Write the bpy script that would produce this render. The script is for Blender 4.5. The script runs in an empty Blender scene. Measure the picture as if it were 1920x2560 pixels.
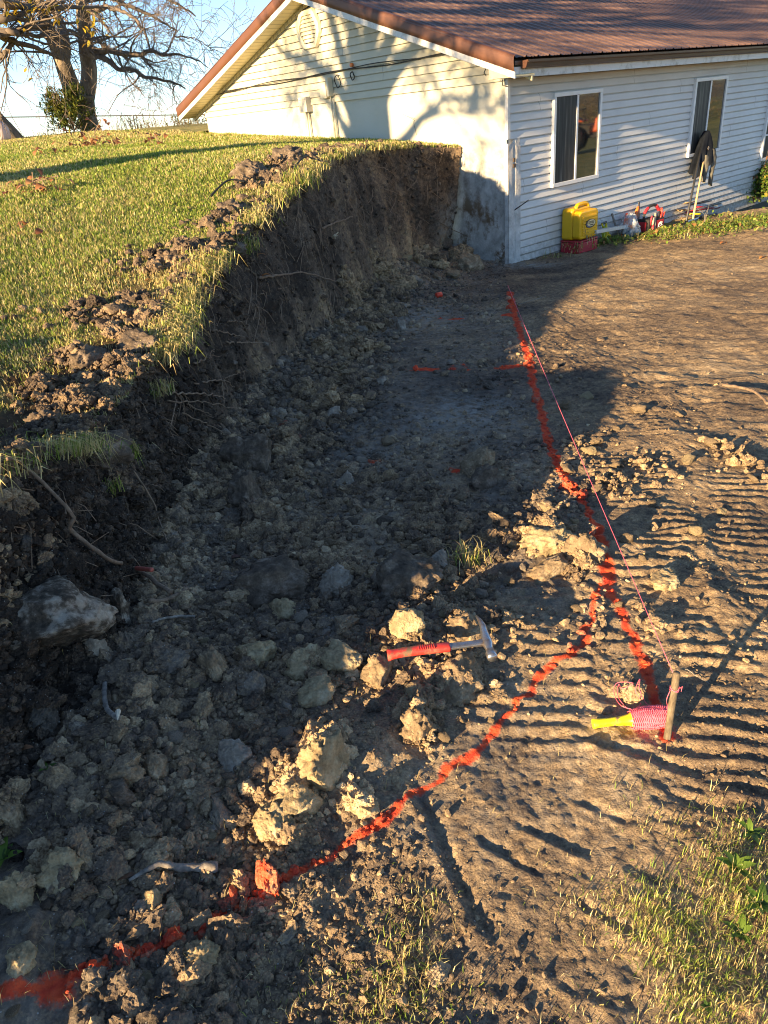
import bpy, bmesh, math, random
import numpy as np
from mathutils import Vector, Matrix, Euler, Quaternion
R = math.radians
random.seed(11)
rng = np.random.default_rng(11)
S = bpy.context.scene
COL = S.collection

# ------------------------------------------------------------------ camera, sky, sun, exposure
F_PX, PITCH, ROLL, CZ = 1780.0, R(29.25), R(5.85), 1.65
cam = bpy.data.cameras.new("camera"); camo = bpy.data.objects.new("camera", cam); COL.objects.link(camo)
cam.sensor_fit = 'VERTICAL'; cam.sensor_height = 36.0; cam.lens = 36.0 * F_PX / 2560.0
cam.clip_start = 0.05; cam.clip_end = 2000
camo.location = (0, 0, CZ)
_f = Vector((0, math.cos(PITCH), -math.sin(PITCH))); _r0 = Vector((1, 0, 0)); _u0 = Vector((0, math.sin(PITCH), math.cos(PITCH)))
_u = _u0 * math.cos(ROLL) + _r0 * math.sin(ROLL); _r = _r0 * math.cos(ROLL) - _u0 * math.sin(ROLL)
camo.rotation_mode = 'QUATERNION'
camo.rotation_quaternion = Matrix((_r, _u, -_f)).transposed().to_quaternion()
S.camera = camo
SUN_EL, SUN_HEAD = R(12.8), R(47.0)          # elevation; heading the light travels to (from +y towards +x)
SUNV = Vector((-math.sin(SUN_HEAD) * math.cos(SUN_EL), -math.cos(SUN_HEAD) * math.cos(SUN_EL), math.sin(SUN_EL)))
W = bpy.data.worlds.new("World"); S.world = W; W.use_nodes = True
_n = W.node_tree.nodes; _l = W.node_tree.links; _n.clear()
_sky = _n.new("ShaderNodeTexSky"); _sky.sky_type = 'NISHITA'; _sky.sun_disc = False
_sky.sun_elevation = SUN_EL; _sky.sun_rotation = math.atan2(SUNV.x, SUNV.y)
_sky.air_density = 0.65; _sky.dust_density = 0.0; _sky.ozone_density = 3.0; _sky.altitude = 200
_bg = _n.new("ShaderNodeBackground"); _bg.inputs[1].default_value = 0.071
_wo = _n.new("ShaderNodeOutputWorld"); _wb = _n.new("ShaderNodeMix"); _wb.data_type = 'RGBA'; _wb.blend_type = 'MULTIPLY'; _wb.inputs[0].default_value = 1; _wb.inputs[7].default_value = (1.17, 1.0, .85, 1)
_hs = _n.new("ShaderNodeHueSaturation"); _hs.inputs["Saturation"].default_value = 1.0
_l.new(_sky.outputs[0], _hs.inputs["Color"]); _l.new(_hs.outputs[0], _wb.inputs[6]); _l.new(_wb.outputs[2], _bg.inputs[0]); _l.new(_bg.outputs[0], _wo.inputs[0])
_sl = bpy.data.lights.new("sun", 'SUN'); _so = bpy.data.objects.new("sun", _sl); COL.objects.link(_so)
_sl.energy = 3.8; _sl.angle = R(0.55); _sl.color = (1.0, 0.72, 0.385)
_so.rotation_mode = 'QUATERNION'; _so.rotation_quaternion = SUNV.to_track_quat('Z', 'Y'); _so.location = (-20, -20, 12)
S.view_settings.view_transform = 'Standard'; S.view_settings.look = 'None'
S.view_settings.exposure = 2.25; S.view_settings.gamma = 1.0
S.cycles.max_bounces = 5; S.cycles.diffuse_bounces = 2; S.cycles.glossy_bounces = 3; S.cycles.transmission_bounces = 4
S.cycles.filter_width = 1.05
S.cycles.caustics_reflective = False; S.cycles.caustics_refractive = False
D = 1920 / 1659                                # reading scale of the measured picture points

# ------------------------------------------------------------------ helpers
def _hash(i, j, k, s):
    h = (i * 374761393 + j * 668265263 + k * 2147483647 * 0 + k * 1274126177 + s * 974634777).astype(np.int64) & 0x7fffffff
    h = ((h ^ (h >> 13)) * 1274126177) & 0x7fffffff
    return ((h ^ (h >> 16)) & 0xffff) / 65535.0
def vn(P, s=0):
    P = np.asarray(P, float); f = np.floor(P); t = P - f; f = f.astype(np.int64); t = t * t * (3 - 2 * t)
    r = 0
    for a in (0, 1):
        wa = t[..., 0] if a else 1 - t[..., 0]
        for b in (0, 1):
            wb = t[..., 1] if b else 1 - t[..., 1]
            for c in (0, 1):
                wc = t[..., 2] if c else 1 - t[..., 2]
                r = r + wa * wb * wc * _hash(f[..., 0] + a, f[..., 1] + b, f[..., 2] + c, s)
    return r * 2 - 1
def fbm(P, o=4, s=0, g=.5):
    P = np.asarray(P, float); r = 0; a = 1; n = 0
    for k in range(o):
        r = r + a * vn(P * 2 ** k + 17.3 * k, s + k); n += a; a *= g
    return r / n
def P3(x, y, z=0):
    x, y = np.broadcast_arrays(np.asarray(x, float), np.asarray(y, float)); return np.stack([x, y, np.zeros_like(x) + z], -1)
def sm(e0, e1, x):
    t = np.clip((np.asarray(x, float) - e0) / (e1 - e0), 0, 1); return t * t * (3 - 2 * t)
def polyd(x, y, pts):
    """distance to a polyline, sign (+ on its right when walking along it) and arc position"""
    best = None
    x = np.asarray(x, float); y = np.asarray(y, float); acc = 0
    for (ax, ay), (bx, by) in zip(pts[:-1], pts[1:]):
        dx, dy = bx - ax, by - ay; L = math.hypot(dx, dy)
        t = np.clip(((x - ax) * dx + (y - ay) * dy) / (L * L), 0, 1)
        ex, ey = x - ax - t * dx, y - ay - t * dy
        d = np.hypot(ex, ey); sg = np.where(dx * (y - ay) - dy * (x - ax) < 0, 1.0, -1.0)
        if best is None: best = [d, sg, acc + t * L]
        else:
            m = d < best[0]
            best = [np.where(m, d, best[0]), np.where(m, sg, best[1]), np.where(m, acc + t * L, best[2])]
        acc += L
    return best
def mesh_np(name, V, F, mat, parent=None, attrs=None, smooth=True, link=True):
    V = np.ascontiguousarray(V, np.float32)
    if isinstance(F, np.ndarray): F = [F]
    F = [np.asarray(f, np.int32) for f in F if len(f)]
    me = bpy.data.meshes.new(name)
    nl = sum(f.size for f in F); nf = sum(len(f) for f in F)
    me.vertices.add(len(V)); me.vertices.foreach_set("co", V.ravel())
    me.loops.add(nl); me.loops.foreach_set("vertex_index", np.concatenate([f.ravel() for f in F]))
    me.polygons.add(nf)
    tot = np.concatenate([np.full(len(f), f.shape[1], np.int32) for f in F])
    me.polygons.foreach_set("loop_start", np.concatenate([[0], np.cumsum(tot)[:-1]]).astype(np.int32))
    me.polygons.foreach_set("loop_total", tot)
    me.polygons.foreach_set("use_smooth", np.full(nf, smooth, bool))
    me.update(calc_edges=True)
    for k, a in (attrs or {}).items():
        at = me.attributes.new(k, 'FLOAT_COLOR', 'POINT'); at.data.foreach_set("color", np.ascontiguousarray(a, np.float32).ravel())
    if mat: me.materials.append(mat)
    o = bpy.data.objects.new(name, me)
    if parent: o.parent = parent
    COL.objects.link(o); return o
def grid_faces(n, m):
    i = np.arange(n * m).reshape(n, m)
    return np.stack([i[:-1, :-1], i[1:, :-1], i[1:, 1:], i[:-1, 1:]], -1).reshape(-1, 4)
def tag(o, label=None, cat=None, group=None, kind=None):
    if label: o['label'] = label
    if cat: o['category'] = cat
    if group: o['group'] = group
    if kind: o['kind'] = kind
    return o
def empty(name, loc=(0, 0, 0), rz=0):
    o = bpy.data.objects.new(name, None); o.empty_display_size = .1; o.location = loc; o.rotation_euler = (0, 0, rz); COL.objects.link(o); return o

class MB:
    def __init__(s): s.v = []; s.f = []; s.c = []; s.cc = (1, 1, 1, 1)
    def add(s, vs, fs):
        b = len(s.v); s.v += [tuple(v) for v in vs]; s.f += [[b + i for i in f] for f in fs]; s.c += [s.cc] * len(vs)
    def box(s, c, d, rot=None, taper=1.0):
        M = rot if rot is not None else Matrix.Identity(3); c = Vector(c); h = [q / 2 for q in d]
        vs = []
        for z in (-1, 1):
            k = taper if z > 0 else 1
            for x, y in ((-1, -1), (1, -1), (1, 1), (-1, 1)): vs.append(c + M @ Vector((x * h[0] * k, y * h[1] * k, z * h[2])))
        s.add(vs, [(3, 2, 1, 0), (4, 5, 6, 7), (0, 1, 5, 4), (1, 2, 6, 5), (2, 3, 7, 6), (3, 0, 4, 7)])
    def tube(s, pts, rad, n=6, cap=True):
        pts = [Vector(p) for p in pts]; m = len(pts)
        if not hasattr(rad, '__len__'): rad = [rad] * m
        vs = []; up = None
        for i in range(m):
            t = (pts[min(i + 1, m - 1)] - pts[max(i - 1, 0)])
            t = t.normalized() if t.length > 1e-9 else Vector((0, 0, 1))
            if up is None: up = t.orthogonal().normalized()
            else:
                up = up - t * up.dot(t); up = up.normalized() if up.length > 1e-6 else t.orthogonal().normalized()
            w = t.cross(up)
            for k in range(n):
                a = 2 * math.pi * k / n; vs.append(pts[i] + (up * math.cos(a) + w * math.sin(a)) * rad[i])
        fs = [(i * n + k, i * n + (k + 1) % n, (i + 1) * n + (k + 1) % n, (i + 1) * n + k) for i in range(m - 1) for k in range(n)]
        if cap: fs += [tuple(range(n - 1, -1, -1)), tuple((m - 1) * n + k for k in range(n))]
        s.add(vs, fs)
    def prism(s, poly, ax, h0, h1):
        """poly in the plane of the two other axes; ax 0/1/2 extruded from h0 to h1"""
        n = len(poly); vs = []
        for h in (h0, h1):
            for a, b in poly:
                p = [a, b]; p.insert(ax, h); vs.append(p)
        s.add(vs, [tuple(range(n - 1, -1, -1)), tuple(range(n, 2 * n))] + [(i, (i + 1) % n, n + (i + 1) % n, n + i) for i in range(n)])
    def lathe(s, prof, n=20, M=None):
        M = M or Matrix.Identity(4); vs = []
        for r, z in prof:
            for k in range(n):
                a = 2 * math.pi * k / n; vs.append(M @ Vector((r * math.cos(a), r * math.sin(a), z)))
        m = len(prof)
        s.add(vs, [(i * n + k, i * n + (k + 1) % n, (i + 1) * n + (k + 1) % n, (i + 1) * n + k) for i in range(m - 1) for k in range(n)]
              + [tuple(range(n - 1, -1, -1)), tuple((m - 1) * n + k for k in range(n))])
    def build(s, name, mat, parent=None, smooth=False, bevel=0, seg=2, col=False, sub=0):
        me = bpy.data.meshes.new(name); me.from_pydata(s.v, [], s.f); me.update()
        if col:
            at = me.attributes.new("tone", 'FLOAT_COLOR', 'POINT'); at.data.foreach_set("color", np.array(s.c, np.float32).ravel())
        bm = bmesh.new(); bm.from_mesh(me); bmesh.ops.recalc_face_normals(bm, faces=bm.faces); bm.to_mesh(me); bm.free()
        if smooth: me.polygons.foreach_set("use_smooth", np.full(len(me.polygons), True, bool))
        if mat: me.materials.append(mat)
        o = bpy.data.objects.new(name, me); COL.objects.link(o)
        if parent: o.parent = parent
        if bevel:
            b = o.modifiers.new("bevel", 'BEVEL'); b.width = bevel; b.segments = seg; b.limit_method = 'ANGLE'; b.angle_limit = R(35)
        if sub:
            b = o.modifiers.new("sub", 'SUBSURF'); b.levels = sub; b.render_levels = sub
        return o

# ------------------------------------------------------------------ materials
class NT:
    def __init__(s, name):
        s.m = bpy.data.materials.new(name); s.m.use_nodes = True; s.t = s.m.node_tree; s.t.nodes.clear()
        s.out = s.t.nodes.new("ShaderNodeOutputMaterial"); s.b = s.t.nodes.new("ShaderNodeBsdfPrincipled"); s.l(s.b.outputs[0], s.out.inputs[0])
        s.co = s.t.nodes.new("ShaderNodeTexCoord").outputs["Object"]
    def l(s, a, b): s.t.links.new(a, b)
    def put(s, sock, v):
        if isinstance(v, bpy.types.NodeSocket): s.l(v, sock)
        elif hasattr(v, '__len__') and len(v) == 3 and sock.type == 'RGBA': sock.default_value = (*v, 1)
        else: sock.default_value = v
    def noise(s, sc, det=4, ro=.5, co=None, dist=0):
        n = s.t.nodes.new("ShaderNodeTexNoise"); n.inputs["Scale"].default_value = sc; n.inputs["Detail"].default_value = det; n.inputs["Roughness"].default_value = ro
        n.inputs["Distortion"].default_value = dist; s.l(co or s.co, n.inputs["Vector"]); return n.outputs[0]
    def vor(s, sc, co=None, f='F1'):
        n = s.t.nodes.new("ShaderNodeTexVoronoi"); n.feature = f; n.inputs["Scale"].default_value = sc; s.l(co or s.co, n.inputs["Vector"]); return n
    def math(s, op, a, b=0.0, c=None, clamp=False):
        n = s.t.nodes.new("ShaderNodeMath"); n.operation = op; n.use_clamp = clamp; s.put(n.inputs[0], a); s.put(n.inputs[1], b)
        if c is not None: s.put(n.inputs[2], c)
        return n.outputs[0]
    def mix(s, f, a, b, mode='MIX'):
        n = s.t.nodes.new("ShaderNodeMix"); n.data_type = 'RGBA'; n.blend_type = mode
        s.put(n.inputs[0], f); s.put(n.inputs[6], a); s.put(n.inputs[7], b); return n.outputs[2]
    def ramp(s, f, stops):
        n = s.t.nodes.new("ShaderNodeValToRGB"); e = n.color_ramp.elements
        while len(e) < len(stops): e.new(.5)
        for q, (p, c) in zip(e, stops): q.position = p; q.color = (*c, 1) if len(c) == 3 else c
        s.put(n.inputs[0], f); return n.outputs[0]
    def mapr(s, v, a, b, c=0., d=1.):
        n = s.t.nodes.new("ShaderNodeMapRange"); s.put(n.inputs[0], v)
        for i, q in enumerate((a, b, c, d)): n.inputs[1 + i].default_value = q
        return n.outputs[0]
    def attr(s, name):
        n = s.t.nodes.new("ShaderNodeAttribute"); n.attribute_name = name; return n.outputs["Color"]
    def sep(s, v):
        n = s.t.nodes.new("ShaderNodeSeparateXYZ"); s.l(v, n.inputs[0]); return n.outputs
    def scale(s, v):
        n = s.t.nodes.new("ShaderNodeMapping"); n.inputs["Scale"].default_value = v; s.l(s.co, n.inputs[0]); return n.outputs[0]
    def bump(s, h, st=.5, dist=.01, prev=None):
        n = s.t.nodes.new("ShaderNodeBump"); n.inputs["Strength"].default_value = st; n.inputs["Distance"].default_value = dist; s.l(h, n.inputs["Height"])
        if prev: s.l(prev, n.inputs["Normal"])
        return n.outputs[0]
    def fin(s, col=None, rough=.6, nrm=None, metal=0, spec=None):
        if col is not None: s.put(s.b.inputs["Base Color"], col)
        s.put(s.b.inputs["Roughness"], rough); s.put(s.b.inputs["Metallic"], metal)
        if nrm: s.l(nrm, s.b.inputs["Normal"])
        if spec is not None: s.b.inputs["Specular IOR Level"].default_value = spec
        return s.m
M = {}
def plain(name, col, rough=.55, var=.15, sc=30, metal=0, bump=0, spec=None):
    n = NT(name); v = n.noise(sc, 5, .6)
    c = n.mix(n.mapr(v, .3, .7), tuple(q * (1 - var) for q in col), tuple(min(1, q * (1 + var)) for q in col))
    M[name] = n.fin(c, n.mapr(n.noise(sc * 2, 3), .2, .8, max(0, rough - .1), min(1, rough + .1)), n.bump(n.noise(sc * 4, 4), bump, .004) if bump else None, metal, spec)
    return M[name]
def make_dirt(name, local=False):
    n = NT(name); t = n.sep(n.attr("tone"))
    a = n.noise(2.6, 6, .6); b = n.noise(23, 8, .65); c = n.noise(140, 5, .6)
    v = n.math('ADD', t[0], n.math('MULTIPLY', n.math('SUBTRACT', a, .5), .55))
    v = n.math('ADD', v, n.math('MULTIPLY', n.math('SUBTRACT', b, .5), .95))
    v = n.math('ADD', v, n.math('MULTIPLY', n.math('SUBTRACT', c, .5), .75))
    col = n.ramp(v, [(0.0, (.045, .035, .028)), (.28, (.15, .110, .080)), (.5, (.325, .230, .136)), (.72, (.54, .40, .245)), (1.0, (.68, .56, .37))])
    ch = n.math('MULTIPLY', t[2], n.mapr(n.noise(13, 9, .75), .40, .62), None, True)
    col = n.mix(ch, col, (.34, .325, .29))
    vo = n.vor(75); sp = n.math('MULTIPLY', n.math('LESS_THAN', vo.outputs[0], .16), n.math('GREATER_THAN', n.noise(60, 2), .58))
    col = n.mix(n.math('MULTIPLY', sp, .8), col, (.42, .40, .36))
    pn = n.math('ADD', n.noise(38, 6, .7), n.math('MULTIPLY', n.noise(150, 4), .35))
    pf = n.math('MULTIPLY', n.mapr(n.math('ADD', n.math('MULTIPLY', t[1], .95), n.math('MULTIPLY', pn, 1.15)), 1.22, 1.62), .92, None, True)
    pf = n.math('MULTIPLY', pf, n.math('GREATER_THAN', t[1], .02))
    col = n.mix(pf, col, n.ramp(n.noise(30, 3), [(.3, (.62, .04, .022)), (.7, (.92, .13, .04))]))
    vb = n.vor(42).outputs[0]
    nb = n.bump(n.noise(48, 7, .68), .85, .012); nb = n.bump(n.noise(190, 4, .65), .55, .005, nb); nb = n.bump(vb, .35, .008, nb)
    return n.fin(col, .96, nb, 0, .15)
M['dirt'] = make_dirt('dirt')

# ------------------------------------------------------------------ house frame (walls' directions measured from the picture)
CX, CY = 2.108, 10.49
HA = math.atan2(.632, .775)
SD = np.array([math.cos(HA), math.sin(HA)]); GD = np.array([-math.sin(HA), math.cos(HA)])
def HW(a, b, z): return Vector((CX + SD[0] * a + GD[0] * b, CY + SD[1] * a + GD[1] * b, z))

# ------------------------------------------------------------------ terrain
LIP = np.array([(-2.6, -3, .34), (-2.2, -1, .38), (-1.95, 0, .50), (-1.80, .4, .62), (-1.65, .8, .70), (-1.42, 1.4, .76), (-1.32, 1.9, .82), (-1.28, 2.4, .69), (-1.28, 2.9, .47), (-1.22, 3.3, .50),
                (-1.2, 3.7, .58), (-1.15, 4.6, .64), (-1.12, 5.0, .78), (-1.05, 5.4, .84), (-.83, 6.5, .93), (-.76, 6.85, 1.04), (-.52, 7.5, 1.12),
                (-.28, 8.3, 1.25), (-.05, 9.2, 1.27), (.25, 10.1, 1.25), (.8, 10.75, 1.21), (1.35, 11.05, 1.15), (1.62, 11.10, 1.10)])
FOOT = np.array([(-1.3, -3), (-1.2, -1), (-1.05, 0), (-.97, .4), (-.90, .8), (-.82, 1.4), (-.80, 1.9), (-.93, 2.4), (-.97, 2.9), (-.97, 3.3), (-.95, 3.7), (-.88, 4.6), (-.84, 5.0), (-.8, 5.4),
                 (-.54, 6.5), (-.44, 6.85), (-.24, 7.5), (.03, 8.3), (.27, 9.1), (.55, 9.8), (.90, 10.45), (1.15, 10.9), (1.32, 11.28)])
FOOTL = [tuple(p) for p in FOOT] + [(1.32 + .775 * 20, 11.28 + .632 * 20)]
def gz(x, y):
    return -0.45 * np.clip((y - 2) / 9, 0, 1.6) + .10 * sm(4, 8, x) * sm(9, 12, y)
# tracks: (start, end, half width, spacing, amplitude)
TRACKS = [((1.62, 4.3), (.86, 1.75), .24, .066, .017), ((.62, 2.3), (.33, 1.45), .22, .062, .013), ((1.15, 2.0), (.75, 1.1), .16, .06, .011), ((.55, 6.6), (.35, 4.7), .30, .075, .008),
          ((1.9, 6.6), (1.15, 4.6), .25, .075, .012), ((2.9, 8.6), (2.2, 5.4), .28, .08, .012), ((1.95, 3.4), (1.35, 2.0), .2, .065, .015), ((-.05, 3.4), (-.1, 2.5), .3, .06, .008)]
def floor_h(x, y, fine=True):
    x = np.asarray(x, float); y = np.asarray(y, float)
    h = gz(x, y)
    d, sg, ar = polyd(x, y, FOOTL); d = d * sg
    h = h + (.06 + .05 * sm(2.5, 4, y) + .16 * sm(8.2, 10, y)) * np.exp(-np.clip(d, -.02, 9) / (.20 + .25 * sm(8, 10, y)))
    # rubble heap in the lower left, swelling under the trench mouth
    left = np.exp(-np.clip(d, 0, 9) / .45) * sm(3.2, 1.8, y)
    h = h + left * .05
    h = h + .05 * np.exp(-((x - .15) ** 2 + (y - 2.0) ** 2) / .09) - .03 * np.exp(-((x - .33) ** 2 + (y - 2.25) ** 2) / .05)
    h = h + .045 * np.exp(-((x + .2) ** 2 / .04 + (y - 1.45) ** 2 / .02))
    h = h + .035 * fbm(P3(x * 1.1, y * 1.1), 3, 3)
    rough = .35 + .75 * np.exp(-np.clip(d, 0, 9) / .9) + .35 * sm(.15, .5, fbm(P3(x * .9, y * .9), 2, 9)) + .55 * np.exp(-((x - .75) ** 2 / .12 + (y - 2.6) ** 2 / .5)) + .5 * np.exp(-((x - 1.5) ** 2 / .3 + (y - 4.3) ** 2 / .6))
    tk = 0; cover = np.zeros_like(h)
    wob = .05 * fbm(P3(x * 2.5, y * 2.5), 2, 31)
    for (a, b, w, sp, am) in TRACKS:
        ax, ay = a; dx, dy = b[0] - ax, b[1] - ay; L = math.hypot(dx, dy); dx /= L; dy /= L
        u = (x - ax) * dx + (y - ay) * dy; v = (x - ax) * -dy + (y - ay) * dx
        m = sm(w, w * .75, np.abs(v + wob * 1.2)) * sm(-.1, .1, u) * sm(L + .1, L - .1, u)
        ph = (u + .25 * wob + .02 * np.sin(v * 9)) / sp * 2 * math.pi
        rid = sm(-.25, .45, np.sin(ph) + .5 * fbm(P3(x * 22, y * 22), 2, 43))
        brk = .25 + .75 * sm(-.2, .2, fbm(P3(x * 7, y * 7), 2, 40))
        tk = tk + m * (am * .72 * rid * brk - am * .28); cover = np.maximum(cover, m)
    smear = np.exp(-(((x - .34) / .42) ** 4 + ((y - 1.12) / .36) ** 4)) + .8 * np.exp(-(((x - 3.2) / 1.6) ** 4 + ((y - 7.5) / 2.6) ** 4))
    rough = rough * (1 - .55 * cover) * (1 - .62 * smear)
    n1 = fbm(P3(x * 6, y * 6), 4, 5)
    n2 = fbm(P3(x * 19, y * 19), 3, 7)
    lump = np.maximum(0, fbm(P3(x * 11, y * 11), 2, 15) + .05)
    h = h + rough * (.030 * n1 + .035 * lump * sm(7, 2.5, y) + .012 * n2 * sm(6, 3, y)) + tk
    # furrow pressed by a tyre and the smears beside it
    fr_ = np.random.default_rng(71); FUR = [((.02, 1.32), (.13, .96), .016, .020), ((.55, 1.45), (.95, 1.2), .018, .016), ((.62, 1.62), (1.1, 1.38), .018, .016)]
    for q in range(12):
        fx_, fy_ = fr_.uniform(.12, .85), fr_.uniform(.85, 1.5); fl_ = fr_.uniform(.06, .16); FUR.append(((fx_, fy_), (fx_ + fl_ * .8, fy_ - fl_ * .62), fr_.uniform(.008, .014), fr_.uniform(.008, .014)))
    for (a, b, w, dep) in FUR:
        dd, s2, _ = polyd(x, y, [a, b]); h = h - .6 * dep * np.exp(-(dd / w) ** 2) + dep * .3 * np.exp(-((dd - w * 1.9) / (w * .8)) ** 2) * (s2 > 0)
    h = h + .024 * sm(3.0, 5, y) * fbm(P3(x * 9, y * 13), 4, 44, .7) * sm(.6, 1.3, x)
    if fine:
        h = h + rough * .006 * vn(P3(x * 60, y * 60), 21) + .0035 * vn(P3(x * 95, y * 95), 22)
    return h
# lawn height: smooth interpolation of measured heights
_LP = np.array([(*p,) for p in LIP] + [(CX + GD[0] * b - .05, CY + GD[1] * b, 1.10 + .062 * b) for b in (2, 4, 6, 7.6)]
               + [(-2.4, 3, .75), (-3, 1, .68), (-4, 5, 1.12), (-3, 7, 1.2), (-6, 8, 1.42), (-5, 12, 1.56), (-8, 2, 1.2), (-12, 6, 1.5), (-8, 20, 1.84), (-4, 21, 1.80), (-11, 16, 1.80), (-9, 11.5, 1.62), (0, 24, 1.72), (5, 28, 1.6), (-16, 20, 1.86), (-9.5, 22.5, 1.86), (-12, 28, 1.6), (-4, 30, 1.5), (-20, 34, 1.3), (4, 36, 1.2), (-15, 12, 1.75), (-6, -4, .5), (-14, -4, .9), (-8, 24, 1.80)])
def _tps():
    P = _LP[:, :2]; n = len(P); r = np.hypot(*(P[:, None] - P[None]).transpose(2, 0, 1)); K = np.where(r > 0, r * r * np.log(r + 1e-9), 0) + np.eye(n) * .4
    Q = np.c_[np.ones(n), P]; A = np.block([[K, Q], [Q.T, np.zeros((3, 3))]]); return np.linalg.solve(A, np.r_[_LP[:, 2], 0, 0, 0])
_TW = _tps()
def lawn_h(x, y, rough=True):
    x = np.asarray(x, float); y = np.asarray(y, float); n = len(_LP); z = _TW[n] + _TW[n + 1] * x + _TW[n + 2] * y
    for i in range(n):
        r2 = (x - _LP[i, 0]) ** 2 + (y - _LP[i, 1]) ** 2 + 1e-9; z = z + _TW[i] * r2 * .5 * np.log(r2)
    if rough: z = z + .018 * fbm(P3(x * 2.2, y * 2.2), 3, 51) + .008 * fbm(P3(x * 12, y * 12), 2, 52)
    return z
# stations along the lip
seg = np.r_[0, np.cumsum(np.hypot(*np.diff(LIP[:, :2], axis=0).T))]
ts = [0.0]
while ts[-1] < seg[-1]:
    p = [np.interp(ts[-1], seg, LIP[:, k]) for k in (0, 1)]; ts.append(ts[-1] + min(.05, max(.011, .0058 * math.hypot(*p))) * (2.5 if p[1] < .6 else 1))
ts[-1] = seg[-1]; ts = np.array(ts)
def spl(A, k):
    v = np.interp(ts, seg, A[:, k]); w = max(3, len(ts) // 60) | 1; ker = np.hanning(w + 2)[1:-1]; ker /= ker.sum()
    return np.convolve(np.pad(v, w // 2, mode='edge'), ker, 'valid')
Lx, Ly, Lz = spl(LIP, 0), spl(LIP, 1), spl(LIP, 2)
Fx, Fy = spl(FOOT, 0), spl(FOOT, 1)
wob = .07 * fbm(P3(ts * 1.4, 0), 3, 61) + .035 * fbm(P3(ts * 6, 3), 2, 62)
ox, oy = np.gradient(Ly), -np.gradient(Lx); ker_ = np.ones(25) / 25; ox = np.convolve(np.pad(ox, 12, mode='edge'), ker_, 'valid'); oy = np.convolve(np.pad(oy, 12, mode='edge'), ker_, 'valid'); on = np.hypot(ox, oy); ox, oy = ox / on, oy / on
fade = sm(seg[-1], seg[-1] - .5, ts)
Lx = Lx + ox * wob * fade; Ly = Ly + oy * wob * fade
Lz = lawn_h(Lx, Ly)
NS = len(ts)
near = np.maximum(sm(2.6, 1.8, Ly), .45 * sm(4.4, 3.0, Ly))                          # the loose slope in the lower left
K = 110
tt = np.linspace(0, 1, K)[None, :]
Fz = gz(Fx, Fy) - .12
prof = tt ** 1.15 * (1 - near[:, None]) + near[:, None] * (.25 * tt + .75 * tt * tt)
drop = tt * (1 - near[:, None]) + near[:, None] * (tt ** .9)
bx = Lx[:, None] + (Fx - Lx)[:, None] * prof; by = Ly[:, None] + (Fy - Ly)[:, None] * prof; bz = Lz[:, None] + (Fz - Lz)[:, None] * drop
env = np.sin(np.pi * np.clip(tt, 0, 1)) ** .35 * np.ones((NS, 1)); env[:, 0] = 0
T2 = ts[:, None] * np.ones((1, K))
streak = .055 * fbm(np.stack([T2 * 4.5, bz * .7, 0 * bz], -1), 3, 71) + .022 * fbm(np.stack([T2 * 17, bz * 1.0, 0 * bz], -1), 2, 72)
lumpy = .06 * fbm(np.stack([bx * 5, by * 5, bz * 5], -1), 4, 73) + .03 * fbm(np.stack([bx * 20, by * 20, bz * 20], -1), 3, 74, .65)
dsp = (streak * (1 - near[:, None]) + lumpy * (1 + .6 * near[:, None]) + .03) * env - .05 * np.exp(-((tt - .09) / .06) ** 2) * env * (1 - near[:, None])
bx = bx + ox[:, None] * dsp; by = by + oy[:, None] * dsp; bz = bz + near[:, None] * lumpy * env * .9
BV = np.stack([bx, by, bz], -1)
# soil bands on the face: dark topsoil above, tan clay below, grey plaster dust close to the wall
band = sm(.45, .85, tt + .22 * fbm(np.stack([T2 * 2.2, bz * 1.5, 0 * bz], -1), 3, 75))
mid = sm(2.5, 3.2, by) * np.ones((1, K))
b_t = .01 + .25 * band * mid + .16 * sm(.0, .35, fbm(np.stack([T2 * 5, bz * .8, 0 * bz], -1), 2, 76)) * mid + .10 * sm(.10, .02, tt)
b_t = b_t + .12 * sm(7.5, 9, by)
b_c = np.clip(sm(1.05, 1.45, bx) * sm(9.6, 10.3, by) * 1.1 * sm(.25, .6, tt), 0, 1)
tone = np.stack([b_t, np.zeros_like(b_t), b_c, np.ones_like(b_t)], -1)
bank = mesh_np("bank", BV.reshape(-1, 3), grid_faces(NS, K)[:, ::-1], M['dirt'], attrs={'tone': tone.reshape(-1, 4)})
tag(bank, "steep cut face of dark soil with roots between lawn and trench", "bank", kind='structure')

# lawn sheet, leaving the lip along the gable wall's direction
ws = np.r_[0, np.cumsum(.02 * 1.042 ** np.arange(98))]; ws = ws * (30 / ws[-1]); NW = len(ws)
lx = Lx[:, None] + GD[0] * ws; ly = Ly[:, None] + GD[1] * ws
lz = lawn_h(lx, ly) ; lz[:, 0] = Lz
crumb = sm(.45, .0, ws[None, :] - .25 * (fbm(P3(T2[:, :1] * 1.7, 5), 2, 81)) - .75 * sm(5.0, 2.8, Ly)[:, None] + .12)
crumb = np.clip(crumb + sm(.1, .35, fbm(P3(lx * 1.3, ly * 1.3), 3, 82)) * sm(2.2, .6, ws)[None, :] * .8, 0, 1)
lz = lz + crumb * (.025 * fbm(P3(lx * 9, ly * 9), 3, 83) + .02 * np.maximum(0, fbm(P3(lx * 16, ly * 16), 2, 84))) * np.minimum(1, ws * 20)[None, :]
LV = np.stack([lx, ly, lz], -1)
n = NT('lawn_soil'); t = n.sep(n.attr("tone"))
v = n.math('ADD', n.noise(4, 6, .6), n.math('MULTIPLY', n.noise(60, 5), .4))
gcol = n.ramp(v, [(.35, (.10, .115, .03)), (.6, (.25, .24, .075)), (.85, (.44, .36, .15))])
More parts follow.
